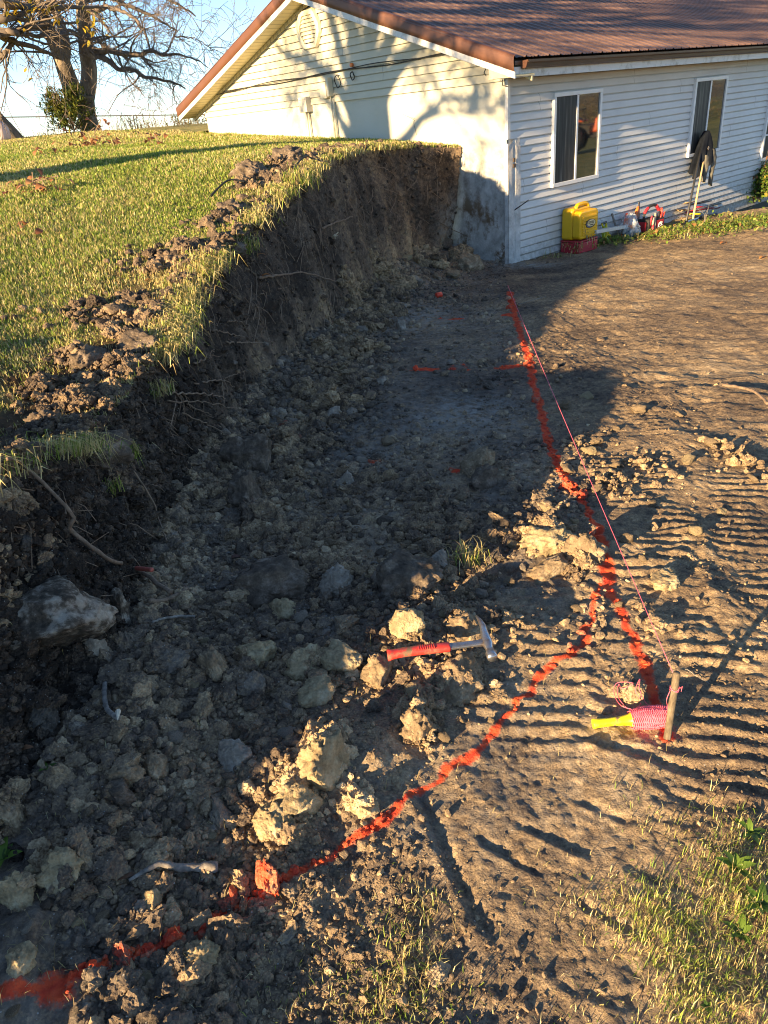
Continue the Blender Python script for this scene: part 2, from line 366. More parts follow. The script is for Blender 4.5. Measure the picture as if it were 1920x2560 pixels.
dcol = n.ramp(n.noise(20, 7, .65), [(.3, (.030, .020, .013)), (.55, (.085, .055, .030)), (.8, (.17, .115, .065))])
nb = n.bump(n.noise(40, 6, .65), .7, .012); nb = n.bump(n.noise(160, 4), .5, .005, nb)
M['lawn'] = n.fin(n.mix(t[0], gcol, dcol), .95, nb, 0, .15)
lt = np.stack([crumb, 0 * crumb, 0 * crumb, 1 + 0 * crumb], -1)
lawn = mesh_np("lawn", LV.reshape(-1, 3), grid_faces(NS, NW), M['lawn'], attrs={'tone': lt.reshape(-1, 4)})
tag(lawn, "raised grassy lawn rising to a crest left of the house", "lawn", kind='structure')
# the lawn beyond the house, past the far end of the gable wall
aa = np.linspace(.12, 14, 40); bb = np.linspace(7.75, 38, 60)
qx = 1.62 + SD[0] * (aa[:, None] - .12) + GD[0] * bb[None]; qy = 11.10 + SD[1] * (aa[:, None] - .12) + GD[1] * bb[None]
qz = lawn_h(qx, qy); qt = np.zeros(qx.shape + (4,))
tag(mesh_np("lawn", np.stack([qx, qy, qz], -1).reshape(-1, 3), grid_faces(40, 60), M['lawn'], attrs={'tone': qt.reshape(-1, 4)}), "strip of lawn behind the far end of the house", "lawn", kind='structure')

# dirt floor
ys = [-2.0]
while ys[-1] < 13.5: ys.append(ys[-1] + (min(.055, max(.0075, .0058 * ys[-1])) if ys[-1] > .55 else .12 if ys[-1] < .3 else .02))
xs = np.r_[-1.7 + np.arange(0, 20) * .035, -1.0 + np.arange(0, 265) * .0102]
st = .0102; x = xs[-1]; ext = []
while x < 11: st = min(st * 1.022, .026 if x < 6.5 else .12); x += st; ext.append(x)
xs = np.r_[xs, ext]; ys = np.array(ys)
gx, gy = np.meshgrid(xs, ys); gzv = floor_h(gx, gy)
# painted lines, as measured on the picture, laid on the real ground
_RT = {}
def raydir(dx, dy):
    px, py = dx * D - 960, dy * D - 1280
    return (_r * px - _u * py + _f * F_PX).normalized()
def on_floor(dx, dy):
    d = raydir(dx, dy); t = np.arange(.6, 22, .004); P = np.array(d)[None] * t[:, None] + np.array([0, 0, CZ])
    k = np.argmax(P[:, 2] < floor_h(P[:, 0], P[:, 1], False)); return P[k]
PL_A = [(1100, 630), (1115, 690), (1140, 770), (1165, 880), (1185, 960), (1205, 1010), (1250, 1070), (1285, 1130), (1308, 1210), (1322, 1275), (1350, 1335), (1385, 1410), (1412, 1490), (1428, 1560), (1438, 1600)]
PL_B = [(1300, 1262), (1283, 1310), (1268, 1375), (1190, 1440), (1110, 1530), (1040, 1610), (960, 1670), (880, 1730), (800, 1790), (700, 1860), (600, 1910), (500, 1970), (400, 2020), (300, 2065), (200, 2090), (110, 2115), (0, 2140), (-60, 2150)]
PL_C = [[(1205, 1012), (1150, 1018), (1085, 1030)], [(985, 1020), (955, 1012), (930, 1022)], [(850, 1002), (805, 998)], [(1130, 788), (1095, 794), (1060, 796)], [(1010, 792), (985, 788), (975, 797), (1005, 799)], [(940, 798), (820, 797)], [(1108, 680), (1085, 680)], [(1010, 690), (955, 688)], [(750, 770), (735, 762)], [(618, 925), (600, 950), (625, 945)], [(660, 960), (640, 945)]]
def wl(pts): return [tuple(on_floor(*p)[:2]) for p in pts]
WA, WB = wl(PL_A), wl(PL_B); WC = [wl(c) for c in PL_C]; BLOB = on_floor(125, 2125)
def paint_at(x, y):
    jx = .03 * fbm(P3(x * 16, y * 16), 3, 91); jy = .03 * fbm(P3(x * 16, y * 16), 3, 95)
    X, Y = x + jx, y + jy
    a = sm(1, .12, polyd(X, Y, WA)[0] / (.028 + .006 * np.clip(y, 0, 9))); b = sm(.030, .003, polyd(X, Y, WB)[0])
    b = np.maximum(b, sm(.075, .015, np.hypot(X - BLOB[0], (Y - BLOB[1]))))
    c = 0
    for q in WC: c = np.maximum(c, sm(1, .15, polyd(X, Y, q)[0] / (.022 + .009 * np.clip(y, 0, 9))) * (.35 + .9 * sm(-.1, .3, fbm(P3(x * 9, y * 9), 2, 97))))
    return a, b, c
pa, pb, pc = paint_at(gx, gy)
gd_, gs_, _ = polyd(gx, gy, FOOTL); gd_ = gd_ * gs_
# soil colours: black topsoil smeared in the trench, tan clay on the tracked ground, pale dust patches on the trench floor
def soil_tone(x, y):
    d, s, _ = polyd(x, y, FOOTL); d = d * s
    t = .395 + .16 * fbm(P3(x * .8, y * .8), 3, 101) + .14 * fbm(P3(x * 3.3, y * 3.3), 3, 102)
    dxa = polyd(x, y, WA); side = -dxa[0] * dxa[1]
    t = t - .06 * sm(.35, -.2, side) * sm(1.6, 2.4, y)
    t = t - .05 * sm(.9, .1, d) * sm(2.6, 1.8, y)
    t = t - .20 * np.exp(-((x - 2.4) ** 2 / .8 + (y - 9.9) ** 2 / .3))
    t = t + .03 * sm(3, 6, y) * sm(.3, 1, side)
    c = .9 * np.exp(-((x - .62) ** 2 / .10 + (y - 4.35) ** 2 / .12)) + .75 * np.exp(-((x - .5) ** 2 / .4 + (y - 7.6) ** 2 / .4)) + 1.1 * np.exp(-((x - 2.35) ** 2 / .25 + (y - 10.3) ** 2 / .06)) + .3 * np.exp(-((x + .0) ** 2 / .15 + (y - 4.0) ** 2 / .3))
    c = c + .5 * np.exp(-(d / .5) ** 2) * sm(3.5, 5, y) * sm(.05, .3, fbm(P3(x * 4, y * 4), 2, 105)) + .6 * sm(10.2, 10.7, y) * sm(2.6, 1.9, x)
    c = c + .32 * sm(.3, -.25, side) * (.4 + .6 * sm(-.3, .3, fbm(P3(x * 3, y * 3), 2, 107)))
    return t, np.clip(c, 0, 1)
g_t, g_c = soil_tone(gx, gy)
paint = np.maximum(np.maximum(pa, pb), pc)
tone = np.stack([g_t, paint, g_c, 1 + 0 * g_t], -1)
FV = np.stack([gx, gy, gzv], -1).reshape(-1, 3); FF = grid_faces(len(ys), len(xs)); FF = FF[:, ::-1]
fc = lambda a: a.ravel()[FF].mean(1)
isA = (fc(pa) > .5) & (fc(pa) >= fc(pb)); isB = (fc(pb) > .5) & ~isA
cs = fc(pc); isC = (cs > .5) & ~isA & ~isB
def sub_mesh(name, mask, **k):
    F = FF[mask]; idx, inv = np.unique(F, return_inverse=True)
    o = mesh_np(name, FV[idx], inv.reshape(-1, 4), M['dirt'], attrs={'tone': tone.reshape(-1, 4)[idx]}); return tag(o, **k)
keep = fc(gd_) > -.75
keep &= ~((FV[FF[:, 0], 0] < -1.4) & (FV[FF[:, 0], 1] > 2))
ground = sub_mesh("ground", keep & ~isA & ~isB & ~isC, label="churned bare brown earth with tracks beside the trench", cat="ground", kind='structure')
sub_mesh("paint_line", isA, label="long red sprayed line running from the house corner down to the stake", cat="paint line")
sub_mesh("paint_line", isB & (fc(gx) > -2), label="red sprayed line slanting from under the hammer side to the lower left", cat="paint line")
sub_mesh("paint_mark", isC, label="short broken red spray marks across the trench floor", cat="paint mark", kind='stuff')
# far ground out to the horizon
fs = NT('field'); M['field'] = fs.fin(fs.ramp(fs.noise(.4, 6), [(.3, (.06, .055, .025)), (.7, (.16, .13, .06))]), .95)
mb = MB(); q = 900
mb.add([(-q, -q, -1.15), (q, -q, -1.15), (q, q, -1.15), (-q, q, -1.15)], [(0, 1, 2, 3)])
tag(mb.build("field", M['field']), "flat fields stretching away around the house plot", "field", kind='structure')

# ------------------------------------------------------------------ house materials
def siding_mat(name, col, sx):
    n = NT(name); dirt = n.noise(1.3, 6, .6); st_ = n.noise(5, 6, .6, n.scale((.6, .6, 6)))
    c = n.mix(n.mapr(dirt, .35, .75), col, tuple(q * .86 for q in col)); c = n.mix(n.mapr(st_, .55, .8, 0, .35), c, (.42, .38, .28))
    z = n.sep(n.co)[2]; low = n.math('MULTIPLY', n.mapr(z, -.05, -.42), n.mapr(n.noise(14, 6, .7), .35, .6), None, True)
    c = n.mix(n.math('MULTIPLY', low, .6), c, (.20, .16, .11))
    ax_ = n.sep(n.co)[sx]; row = n.math('FLOOR', n.math('MULTIPLY', n.math('ADD', z, .52 if sx == 0 else -1.85), 5.0)); ph = n.math('FRACT', n.math('MULTIPLY', row, .3819))
    jt = n.math('LESS_THAN', n.math('FRACT', n.math('ADD', n.math('MULTIPLY', ax_, .27), ph)), .0016)
    c = n.mix(n.math('MULTIPLY', jt, .8), c, (.12, .11, .10))
    M[name] = n.fin(c, .5, n.bump(n.noise(60, 3, .5, n.scale((1, 1, 8))), .12, .002), 0, .35); return M[name]
siding_mat('siding', (.70, .69, .67), 0)
siding_mat('siding_cream', (.56, .53, .42), 1)
# painted stucco above, bare grey block below where the soil was dug away
n = NT('stucco'); X, Y, Z = n.sep(n.co)
edge = n.math('ADD', Z, n.math('MULTIPLY', n.math('SUBTRACT', n.noise(3.5, 6, .65), .5), .30))
bare = n.mapr(edge, 1.10, 1.02)
grey = n.ramp(n.noise(5, 8, .7), [(.28, (.24, .23, .21)), (.5, (.46, .45, .42)), (.72, (.68, .67, .64))])
grey = n.mix(n.math('MULTIPLY', n.mapr(n.noise(2.2, 6, .7), .5, .62), n.mapr(Z, 1.1, .3), None, True), grey, (.17, .12, .075))
grey = n.mix(n.math('MULTIPLY', n.mapr(n.noise(11, 7, .7), .52, .66), n.mapr(Z, .35, -.3), None, True), grey, (.66, .66, .64))
paintc = n.mix(n.mapr(n.noise(2, 6, .6), .4, .8), (.58, .56, .48), (.52, .50, .41))
spots = n.math('MULTIPLY', n.math('GREATER_THAN', n.noise(17, 5, .7), .68), n.mapr(Z, 1.6, 1.25), None, True)
paintc = n.mix(n.math('MULTIPLY', spots, .8), paintc, (.10, .09, .07))
M['stucco'] = n.fin(n.mix(bare, paintc, grey), .9, n.bump(n.math('ADD', n.noise(30, 7, .7), n.math('MULTIPLY', bare, -.6)), .45, .012), 0, .15)
n = NT('concrete'); M['concrete'] = n.fin(n.ramp(n.noise(7, 8, .7), [(.3, (.33, .32, .30)), (.5, (.56, .55, .53)), (.72, (.74, .73, .70))]), .92, n.bump(n.noise(35, 7, .7), .6, .01), 0, .15)
n = NT('roof_metal'); v = n.noise(.9, 6, .6); v2 = n.noise(9, 6, .7, n.scale((2.5, .5, 1)))
c = n.mix(n.mapr(v, .3, .7), (.15, .088, .07), (.19, .117, .094)); c = n.mix(n.mapr(v2, .5, .75, 0, .5), c, (.11, .07, .06))
M['roof_metal'] = n.fin(c, .42, None, .15, .45)
n = NT('trim_brown'); v = n.noise(3, 6, .6); M['trim_brown'] = n.fin(n.mix(n.mapr(v, .3, .7), (.155, .07, .044), (.125, .056, .036)), .45, n.bump(n.noise(4, 3), .25, .01), .1, .4)
n = NT('gutter_brown'); M['gutter_brown'] = n.fin(n.mix(n.mapr(n.noise(4, 5), .3, .7), (.10, .058, .036), (.07, .042, .028)), .4)
n = NT('white_trim'); M['white_trim'] = n.fin(n.mix(n.mapr(n.noise(6, 7, .7), .5, .75), (.70, .69, .66), (.34, .31, .25)), .5)
plain('cream', (.66, .61, .46), .6, .06, 20)
n = NT('soffit'); yy = n.sep(n.co)[1]; fr = n.math('FRACT', n.math('MULTIPLY', yy, 9.0))
M['soffit'] = n.fin(n.mix(n.math('LESS_THAN', fr, .10), n.mix(n.mapr(n.noise(3, 4), .3, .7), (.72, .64, .40), (.64, .56, .34)), (.25, .2, .1)), .55)
n = NT('glass_dark'); nz = n.noise(3, 3, .5, n.scale((1.2, 1.2, .6)))
n.fin(n.mix(n.mapr(nz, .3, .7), (.012, .013, .014), (.03, .031, .032)), .03, n.bump(n.noise(1.6, 2), .02, .05), 0, .9); n.b.inputs["IOR"].default_value = 1.9; M['glass_dark'] = n.m
n = NT('screen_mesh'); cu = n.noise(2.2, 4, .5, n.scale((9, 9, .5)))
M['screen_mesh'] = n.fin(n.ramp(cu, [(.40, (.018, .018, .019)), (.56, (.04, .04, .04)), (.68, (.12, .115, .105))]), .5, None, 0, .25)
plain('vinyl_white', (.76, .77, .78), .4, .04, 10)
plain('cable_black', (.02, .02, .02), .5)
plain('box_grey', (.50, .48, .42), .5, .1, 20)
plain('orange_plastic', (.75, .20, .04), .4)
plain('shadow_hole', (.012, .011, .01), .9)

# ------------------------------------------------------------------ house
house = tag(empty("house", (CX, CY, 0), HA), "pale sided single storey house with a rust brown ribbed metal roof", "house")
GL, SL = 7.65, 15.0            # gable length, side length
def roofz(b): return 1.86 + .325 * (b + .40) if b < GL / 2 else 1.86 + .325 * (GL + .40 - b)
# gable wall (stucco below, lapped boards above)
nb_, nz_ = 150, 46
bq = np.linspace(0, GL, nb_); zq = np.linspace(-.75, 1.85, nz_)
BB, ZZ = np.meshgrid(bq, zq, indexing='ij')
AA = .006 * fbm(P3(BB * 3, ZZ * 3), 4, 201) - .010 * sm(1.10, .98, ZZ + .12 * fbm(P3(BB * 4, ZZ * 4), 3, 202)) * -1
mesh_np("gable_wall", np.stack([AA, BB, ZZ], -1).reshape(-1, 3), grid_faces(nb_, nz_), M['stucco'], house)
mb = MB(); mb.box((.1, GL / 2 + .05, .55), (.12, GL, 2.5)); mb.build("wall_core", M['stucco'], house)
mb = MB(); z = 1.85; k = 0
while z < 3.15:
    zt = min(z + .103, 3.2)
    lo = [max(0.0, (z - 1.86) / .325 - .40), min(GL, GL + .40 - (z - 1.86) / .325)]
    hi = [max(0.0, (zt - 1.86) / .325 - .40), min(GL, GL + .40 - (zt - 1.86) / .325)]
    if hi[0] >= hi[1]: hi = [GL / 2 - .01, GL / 2 + .01]
    if lo[0] >= lo[1]: break
    o0, o1 = -.034, -.016; zt2 = zt - .016
    mb.add([(o0, lo[0], z), (o0, lo[1], z), (o1, hi[1], zt2), (o1, hi[0], zt2), (.0, lo[0], z), (.0, lo[1], z), (.0, hi[0], zt2), (.0, hi[1], zt2), (.0, hi[1], zt), (.0, hi[0], zt)], [(0, 3, 2, 1), (0, 1, 5, 4), (3, 6, 7, 2), (6, 9, 8, 7)])
    z += .1; k += 1
mb.build("gable_siding", M['siding_cream'], house)
# side wall boards, 0.1 m laps, starting clear of the concrete corner below 1.19
mb = MB(); z = -.52
while z < 1.9:
    a0 = .235 if z < 1.13 else .035
    N = 60; av = np.linspace(a0, SL, N); wv = .0035 * fbm(P3(av * 1.1, z * 9), 2, 210)
    zw = .004 * fbm(P3(av * .6, z * 5), 2, 211)
    vs = []
    for (oo_, dz_) in ((.006, 0), (-.026, 0), (-.029, .006), (-.010, .084), (.007, .086), (.007, .1)): vs += [(a, oo_ + (w if oo_ < 0 else 0), z + dz_ + q) for a, w, q in zip(av, wv, zw)]
    mb.add(vs, [(j * N + i, j * N + i + 1, (j + 1) * N + i + 1, (j + 1) * N + i) for j in range(5) for i in range(N - 1)])
    z += .1
mb.build("side_siding", M['siding'], house)
mb = MB(); mb.box((SL / 2, .06, .6), (SL - .1, .1, 2.6)); mb.build("wall_core", M['siding'], house)
mb = MB(); mb.box((.006, -.014, 1.53), (.055, .05, .70)); mb.build("corner_post", M['white_trim'], house, bevel=.004)
# corner of bare concrete, ragged at the top, cracked down its face
nn = 60; mm = 16
zc = np.linspace(-.75, 1.19, nn); uc = np.linspace(0, 1, mm)
U, Zc = np.meshgrid(uc, zc)
top = sm(1.19, 1.02, Zc)
Ac = -.015 + U * .25; Bc = -.045 + .006 * fbm(P3(U * 4, Zc * 5), 3, 221) + .02 * (1 - top) * U
Zt = Zc - .10 * (1 - top) * (1 - U) ** 2 + .015 * (1 - top) * fbm(P3(U * 9, Zc * 3), 2, 222)
crk = np.abs(U - (.52 + .14 * fbm(P3(Zc * 1.8, 0), 3, 223)))
Bc = Bc + .022 * sm(.10, .02, crk - .05 * sm(.2, .7, Zc) * 0)
mesh_np("concrete_corner", np.stack([Ac, Bc, Zt], -1).reshape(-1, 3), grid_faces(nn, mm)[:, ::-1], M['concrete'], house)
mb = MB(); mb.box((.10, -.005, .2), (.232, .062, 1.86)); mb.build("concrete_corner", M['concrete'], house)
mb = MB(); mb.tube([(.12, -.03, .30), (.17, -.12, .36), (.22, -.20, .42)], [.009, .007, .006], 6); mb.build("stub_pipe", M['cable_black'], house)
mb = MB()
for (q, w) in ((.86, .05), (.93, .04)): mb.box((.09, -.056, q), (w, .012, .05))
mb.build("patch", M['gutter_brown'], house)
# roof: ribbed sheet on the camera side, plain on the far side
prof = []
a = -.40
while a < SL + .3:
    prof += [(a, 0), (a + .016, .017), (a + .034, .017), (a + .05, 0), (a + .105, 0), (a + .113, .006), (a + .123, .006), (a + .131, 0), (a + .165, 0), (a + .173, .006), (a + .183, .006), (a + .191, 0)]
    a += .229
vs = []; nP = len(prof); bs = [-.43, .6, 1.7, 2.8, GL / 2]
for b in bs:
    for (aq, h) in prof: vs.append((aq, b, 2.075 + .325 * (b + .40) + h))
for b in (GL / 2 + .001, GL + .43):
    for (aq, h) in prof: vs.append((aq, b, 2.075 + .325 * (GL + .40 - b) + h))
fs_ = [(r * nP + i, r * nP + i + 1, (r + 1) * nP + i + 1, (r + 1) * nP + i) for r in (0, 1, 2, 3, 5) for i in range(nP - 1)]
mb = MB(); mb.add(vs, fs_); roof = mb.build("roof", M['roof_metal'], house)
mb = MB(); mb.prism([(-.41, 2.03), (GL / 2, 2.03 + .325 * (GL / 2 + .4)), (GL + .41, 2.03), (GL + .41, 1.99), (GL / 2, 1.99 + .325 * (GL / 2 + .4)), (-.41, 1.99)], 0, -.34, SL); mb.build("roof_deck", M['gutter_brown'], roof)
mb = MB(); mb.add([(-.40, GL / 2 - .16, 3.465 - .04), (-.40, GL / 2, 3.50), (-.40, GL / 2 + .16, 3.465 - .04), (SL, GL / 2 - .16, 3.465 - .04), (SL, GL / 2, 3.50), (SL, GL / 2 + .16, 3.465 - .04)], [(0, 3, 4, 1), (1, 4, 5, 2)]); mb.build("ridge_cap", M['trim_brown'], roof)
# rake trim along both slopes: white board below, brown metal above with a rounded edge and rumples
for sgn in (0, 1):
    N = 46; vs = []; ring = [(-.372, .072), (-.392, .085), (-.397, .13), (-.400, .195), (-.392, .228), (-.37, .242), (-.31, .243)]
    for i in range(N):
        b = -.44 + (GL / 2 + .44) * i / (N - 1); w = .006 * vn(np.array([b * 3.1, sgn * 9.0, 0]), 230)
        for (aq, h) in ring: vs.append((aq + w * (1 if .1 < h < .23 else 0), b if sgn == 0 else GL - b, 1.86 + .325 * (b + .40) + h + w * .5))
    k = len(ring); mb = MB(); mb.add(vs, [(i * k + j, i * k + j + 1, (i + 1) * k + j + 1, (i + 1) * k + j) for i in range(N - 1) for j in range(k - 1)])
    mb.build("rake_trim", M['trim_brown'], house, smooth=True)
    b0, b1 = (-.43, GL / 2) if sgn == 0 else (GL / 2, GL + .43)
    mb = MB(); mb.prism([(b0, roofz(b0)), (b1, roofz(b1)), (b1, roofz(b1) + .085), (b0, roofz(b0) + .085)], 0, -.372, -.345); mb.build("rake_board", M['white_trim'], house)
    mb = MB(); mb.prism([(b0, roofz(b0) + .02), (b1, roofz(b1) + .02), (b1, roofz(b1) + .035), (b0, roofz(b0) + .035)], 0, -.345, .02); mb.build("soffit", M['soffit'], house)
    mb = MB(); mb.prism([(b0, roofz(b0) - .035), (b1, roofz(b1) - .035), (b1, roofz(b1) + .018), (b0, roofz(b0) + .018)], 0, -.045, -.012); mb.build("frieze_moulding", M['soffit'], house)
# eave: fascia board, soffit, gutter, boxed end
mb = MB(); mb.box((SL / 2 - .17, -.385, 1.915), (SL + .35, .025, .11)); mb.build("fascia", M['white_trim'], house)
mb = MB(); mb.box((SL / 2 - .17, -.19, 1.878), (SL + .35, .38, .012)); mb.build("soffit", M['cream'], house)
mb = MB(); mb.prism([(-.372, 1.868), (0, 1.868), (0, 2.02), (-.372, 1.90)], 0, -.332, -.318); mb.build("eave_end", M['siding_cream'], house)
gp = [(-.398, 2.025), (-.398, 1.955), (-.44, 1.945), (-.475, 1.96), (-.482, 1.995), (-.505, 2.01), (-.508, 2.035), (-.495, 2.035), (-.49, 2.015), (-.468, 2.0), (-.462, 1.97), (-.44, 1.96), (-.41, 1.965), (-.41, 2.025)]
mb = MB(); mb.prism(gp, 0, -.20, SL); mb.build("gutter", M['gutter_brown'], house)
mb = MB(); mb.prism([(-.398, 2.03), (-.398, 1.95), (-.475, 1.955), (-.508, 2.035)], 0, -.215, -.198); mb.build("gutter_end_cap", M['trim_brown'], house)
# gable vent: long octagon frame with slats
def octo(cx, cz, hw, hh, cut): return [(cx - hw, cz - hh + cut * 1.5), (cx - hw + cut, cz - hh), (cx + hw - cut, cz - hh), (cx + hw, cz - hh + cut * 1.5), (cx + hw, cz + hh - cut * 1.5), (cx + hw - cut, cz + hh), (cx - hw + cut, cz + hh), (cx - hw, cz + hh - cut * 1.5)]
vc, vz = 3.92, 2.87
oo = octo(vc, vz, .30, .26, .13); oi = octo(vc, vz, .215, .185, .095); mb = MB()
vs = [(-.030, y, z) for y, z in oo] + [(-.075, y, z) for y, z in [(vc + (y - vc) * .95, vz + (z - vz) * .95) for y, z in oo]] + [(-.070, y, z) for y, z in oi] + [(-.028, y, z) for y, z in oi]
mb.add(vs, [(r * 8 + i, r * 8 + (i + 1) % 8, (r + 1) * 8 + (i + 1) % 8, (r + 1) * 8 + i) for r in range(3) for i in range(8)])
vent = mb.build("gable_vent", M['cream'], house)
mb = MB(); mb.add([(-.031, y, z) for y, z in oi], [tuple(range(8))]); mb.build("vent_back", M['shadow_hole'], vent)
mb = MB()
for i in range(7):
    z = vz - .155 + i * .052; hw = .213 - max(0, abs(z - vz) - .06) * .62
    mb.add([(-.060, vc - hw, z - .012), (-.060, vc + hw, z - .012), (-.034, vc + hw, z + .032), (-.034, vc - hw, z + .032), (-.056, vc - hw, z - .016), (-.056, vc + hw, z - .016)], [(0, 1, 2, 3), (0, 4, 5, 1)])
mb.build("slats", M['cream'], vent)
# cables, boxes and conduits on the gable
mb = MB()
for ph, dz, r in ((0, 0, .008), (2.1, .012, .006)):
    pts = [(-.045 - .01 * math.sin(b * 5 + ph), b, 2.245 + dz + .018 * math.sin(b * 2.3 + ph) - .03 * sm(4.2, 7.2, b)) for b in np.linspace(.95, 7.1, 60)]
    mb.tube(pts, r, 5)
mb.build("wall_cable", M['cable_black'], house, smooth=True)
for cb, cz, rr in ((3.32, 2.12, .085), (2.95, 2.16, .055)):
    mb = MB()
    for q in (0, .6): mb.tube([(-.06 - .01 * math.sin(3 * t + q), cb + rr * .75 * math.cos(t), cz + rr * math.sin(t) * (1 + .05 * math.sin(q))) for t in np.linspace(0, 6.28, 20)], .007, 4)
    mb.build("cable_coil", M['cable_black'], house, smooth=True)
mb = MB(); mb.box((-.07, 2.93, 2.30), (.05, .05, .05)); mb.build("cable_cap", M['orange_plastic'], house, bevel=.01)
mb = MB(); mb.box((-.06, 3.68, 2.02), (.07, .16, .22)); mb.box((-.075, 3.52, 2.06), (.10, .06, .26)); mb.build("junction_box", M['cream'], house, bevel=.008)
mb = MB(); mb.box((-.065, 4.22, 1.86), (.13, .21, .22)); mb.box((-.135, 4.22, 1.945), (.012, .19, .03)); mb.build("meter_box", M['box_grey'], house, bevel=.02)
for b, z1 in ((4.20, 1.76), (4.26, 1.76), (3.56, 2.0), (3.50, 1.88)): mb = MB(); mb.tube([(-.04, b, z1), (-.04, b, 1.15)], .014, 8); mb.build("conduit", M['cream'], house, smooth=True)
mb = MB(); mb.tube([(-.36, -.05, 1.99), (-.365, .02, 2.0), (-.36, .06, 1.95), (-.33, .05, 1.92)], .007, 4); mb.build("eave_wire", M['cable_black'], house); mb = MB(); mb.tube([(-.05, .04, 1.93), (-.05, .02, 1.80), (-.02, -.04, 1.78)], .006, 4); mb.build("eave_wire", M['cable_black'], house)
# windows: white frame, fixed pane at the right, insect screen at the left, meeting rail
def window(a0, a1, z0, z1, label, muntin=False):
    f = MB(); w = .052; o = -.048
    f.box(((a0 + a1) / 2, o + .012, z1 - w / 2), (a1 - a0, .06, w)); f.box(((a0 + a1) / 2, o + .010, z0 + w / 2), (a1 - a0, .064, w))
    f.box((a0 + w / 2, o + .014, (z0 + z1) / 2), (w, .058, z1 - z0 - 2 * w)); f.box((a1 - w / 2, o + .014, (z0 + z1) / 2), (w, .058, z1 - z0 - 2 * w))
    r = f.build("window", M['vinyl_white'], house, bevel=.005); tag(r, label)
    m = (a0 + a1) / 2 - .02; g = MB(); g.box((m, o + .012, (z0 + z1) / 2), (.042, .045, z1 - z0 - 2 * w - .004)); g.build("meeting_rail", M['vinyl_white'], r, bevel=.004)
    g = MB(); g.box(((a1 + m) / 2 - .006, -.036, (z0 + z1) / 2), (a1 - m - w - .022, .012, z1 - z0 - 2 * w)); g.build("pane", M['glass_dark'], r)
    g = MB(); g.box(((a0 + m) / 2 + .015, -.044, (z0 + z1) / 2), (m - a0 - w - .02, .006, z1 - z0 - 2 * w)); g.build("screen", M['screen_mesh'], r)
    if muntin:
        for q in (.33, .66):
            g = MB(); g.box(((a0 + m) / 2 + .015, -.052, z0 + (z1 - z0) * q), (m - a0 - w - .02, .012, .03))
            g.build("glazing_bar", M['vinyl_white'], r)
window(.94, 2.09, .48, 1.66, "sliding window nearest the corner")
window(4.80, 5.93, .48, 1.66, "sliding window behind the hung jacket")
window(7.74, 8.95, .12, 1.50, "barred window half cut by the shrub", True)

# ------------------------------------------------------------------ picking real surface points along a line of sight
bpy.context.view_layer.update()
_dg = bpy.context.evaluated_depsgraph_get()
def hit(dx, dy, org=None, d=None):
    d = d or raydir(dx, dy); o = Vector(org or (0, 0, CZ)); ok, loc, nrm, fi, ob, mx = S.ray_cast(_dg, o, d)
    if not ok: return on_floor(dx, dy), Vector((0, 0, 1))
    if nrm.dot(d) > 0: nrm = -nrm
    return loc, nrm
def top(x, y):
    ok, loc, nrm, fi, ob, mx = S.ray_cast(_dg, Vector((x, y, 1.62 if y < 9 else 1.75)), Vector((0, 0, -1)))
    return loc if ok else Vector((x, y, float(floor_h(x, y))))
def pxm(p):    # metres per displayed pixel at a point
    v = Vector(p) - Vector((0, 0, CZ)); return v.dot(_f) / F_PX * D

# ------------------------------------------------------------------ clods: base shapes
def ico(sub):
    bm = bmesh.new(); bmesh.ops.create_icosphere(bm, subdivisions=sub, radius=1); bm.verts.ensure_lookup_table()
    V = np.array([v.co[:] for v in bm.verts]); F_ = np.array([[v.index for v in f.verts] for f in bm.faces]); bm.free(); return V, F_
ICO = {k: ico(k) for k in (1, 2, 3, 4, 5)}
def clod(sub, seed, cuts=5, rough=.22, fine=.05, crumb=0):
    V, F_ = ICO[sub]; V = V.copy(); r = np.random.default_rng(seed); V *= (1 + rough * fbm(V * 1.4 + seed * 3.1, 3, seed))[:, None]
    for _ in range(cuts):
        nrm = r.normal(size=3); nrm /= np.linalg.norm(nrm); c = r.uniform(.45, .8); h = V @ nrm; V -= np.maximum(0, h - c)[:, None] * nrm * .9
    V *= (1 + .16 * vn(V * 2.6 + seed, seed + 4))[:, None]
    if sub >= 3:
        V *= (1 + (fine + .07) * fbm(V * 5 + seed, 3, seed + 5, .65))[:, None]
        if crumb: V *= (1 + crumb * np.maximum(0, vn(V * 4 + seed, seed + 8)) + crumb * .6 * vn(V * 10, seed + 9))[:, None]
    if sub >= 5: V *= (1 + .035 * vn(V * 22 + seed, seed + 10) + .02 * vn(V * 45, seed + 11))[:, None]
    return V * r.uniform(.8, 1.2, 3), F_
BASES = {1: [clod(1, i, 2) for i in range(8)], 2: [clod(2, 20 + i, 5, .35) for i in range(12)], 3: [clod(4, 50 + i, 4, .35, .06, .22) for i in range(14)]}
def rotm(r, n_):
    q = r.normal(size=(n_, 4)); q /= np.linalg.norm(q, axis=1)[:, None]; w, x, y, z = q.T
    return np.stack([1 - 2 * (y * y + z * z), 2 * (x * y - z * w), 2 * (x * z + y * w), 2 * (x * y + z * w), 1 - 2 * (x * x + z * z), 2 * (y * z - x * w), 2 * (x * z - y * w), 2 * (y * z + x * w), 1 - 2 * (x * x + y * y)], 1).reshape(-1, 3, 3)
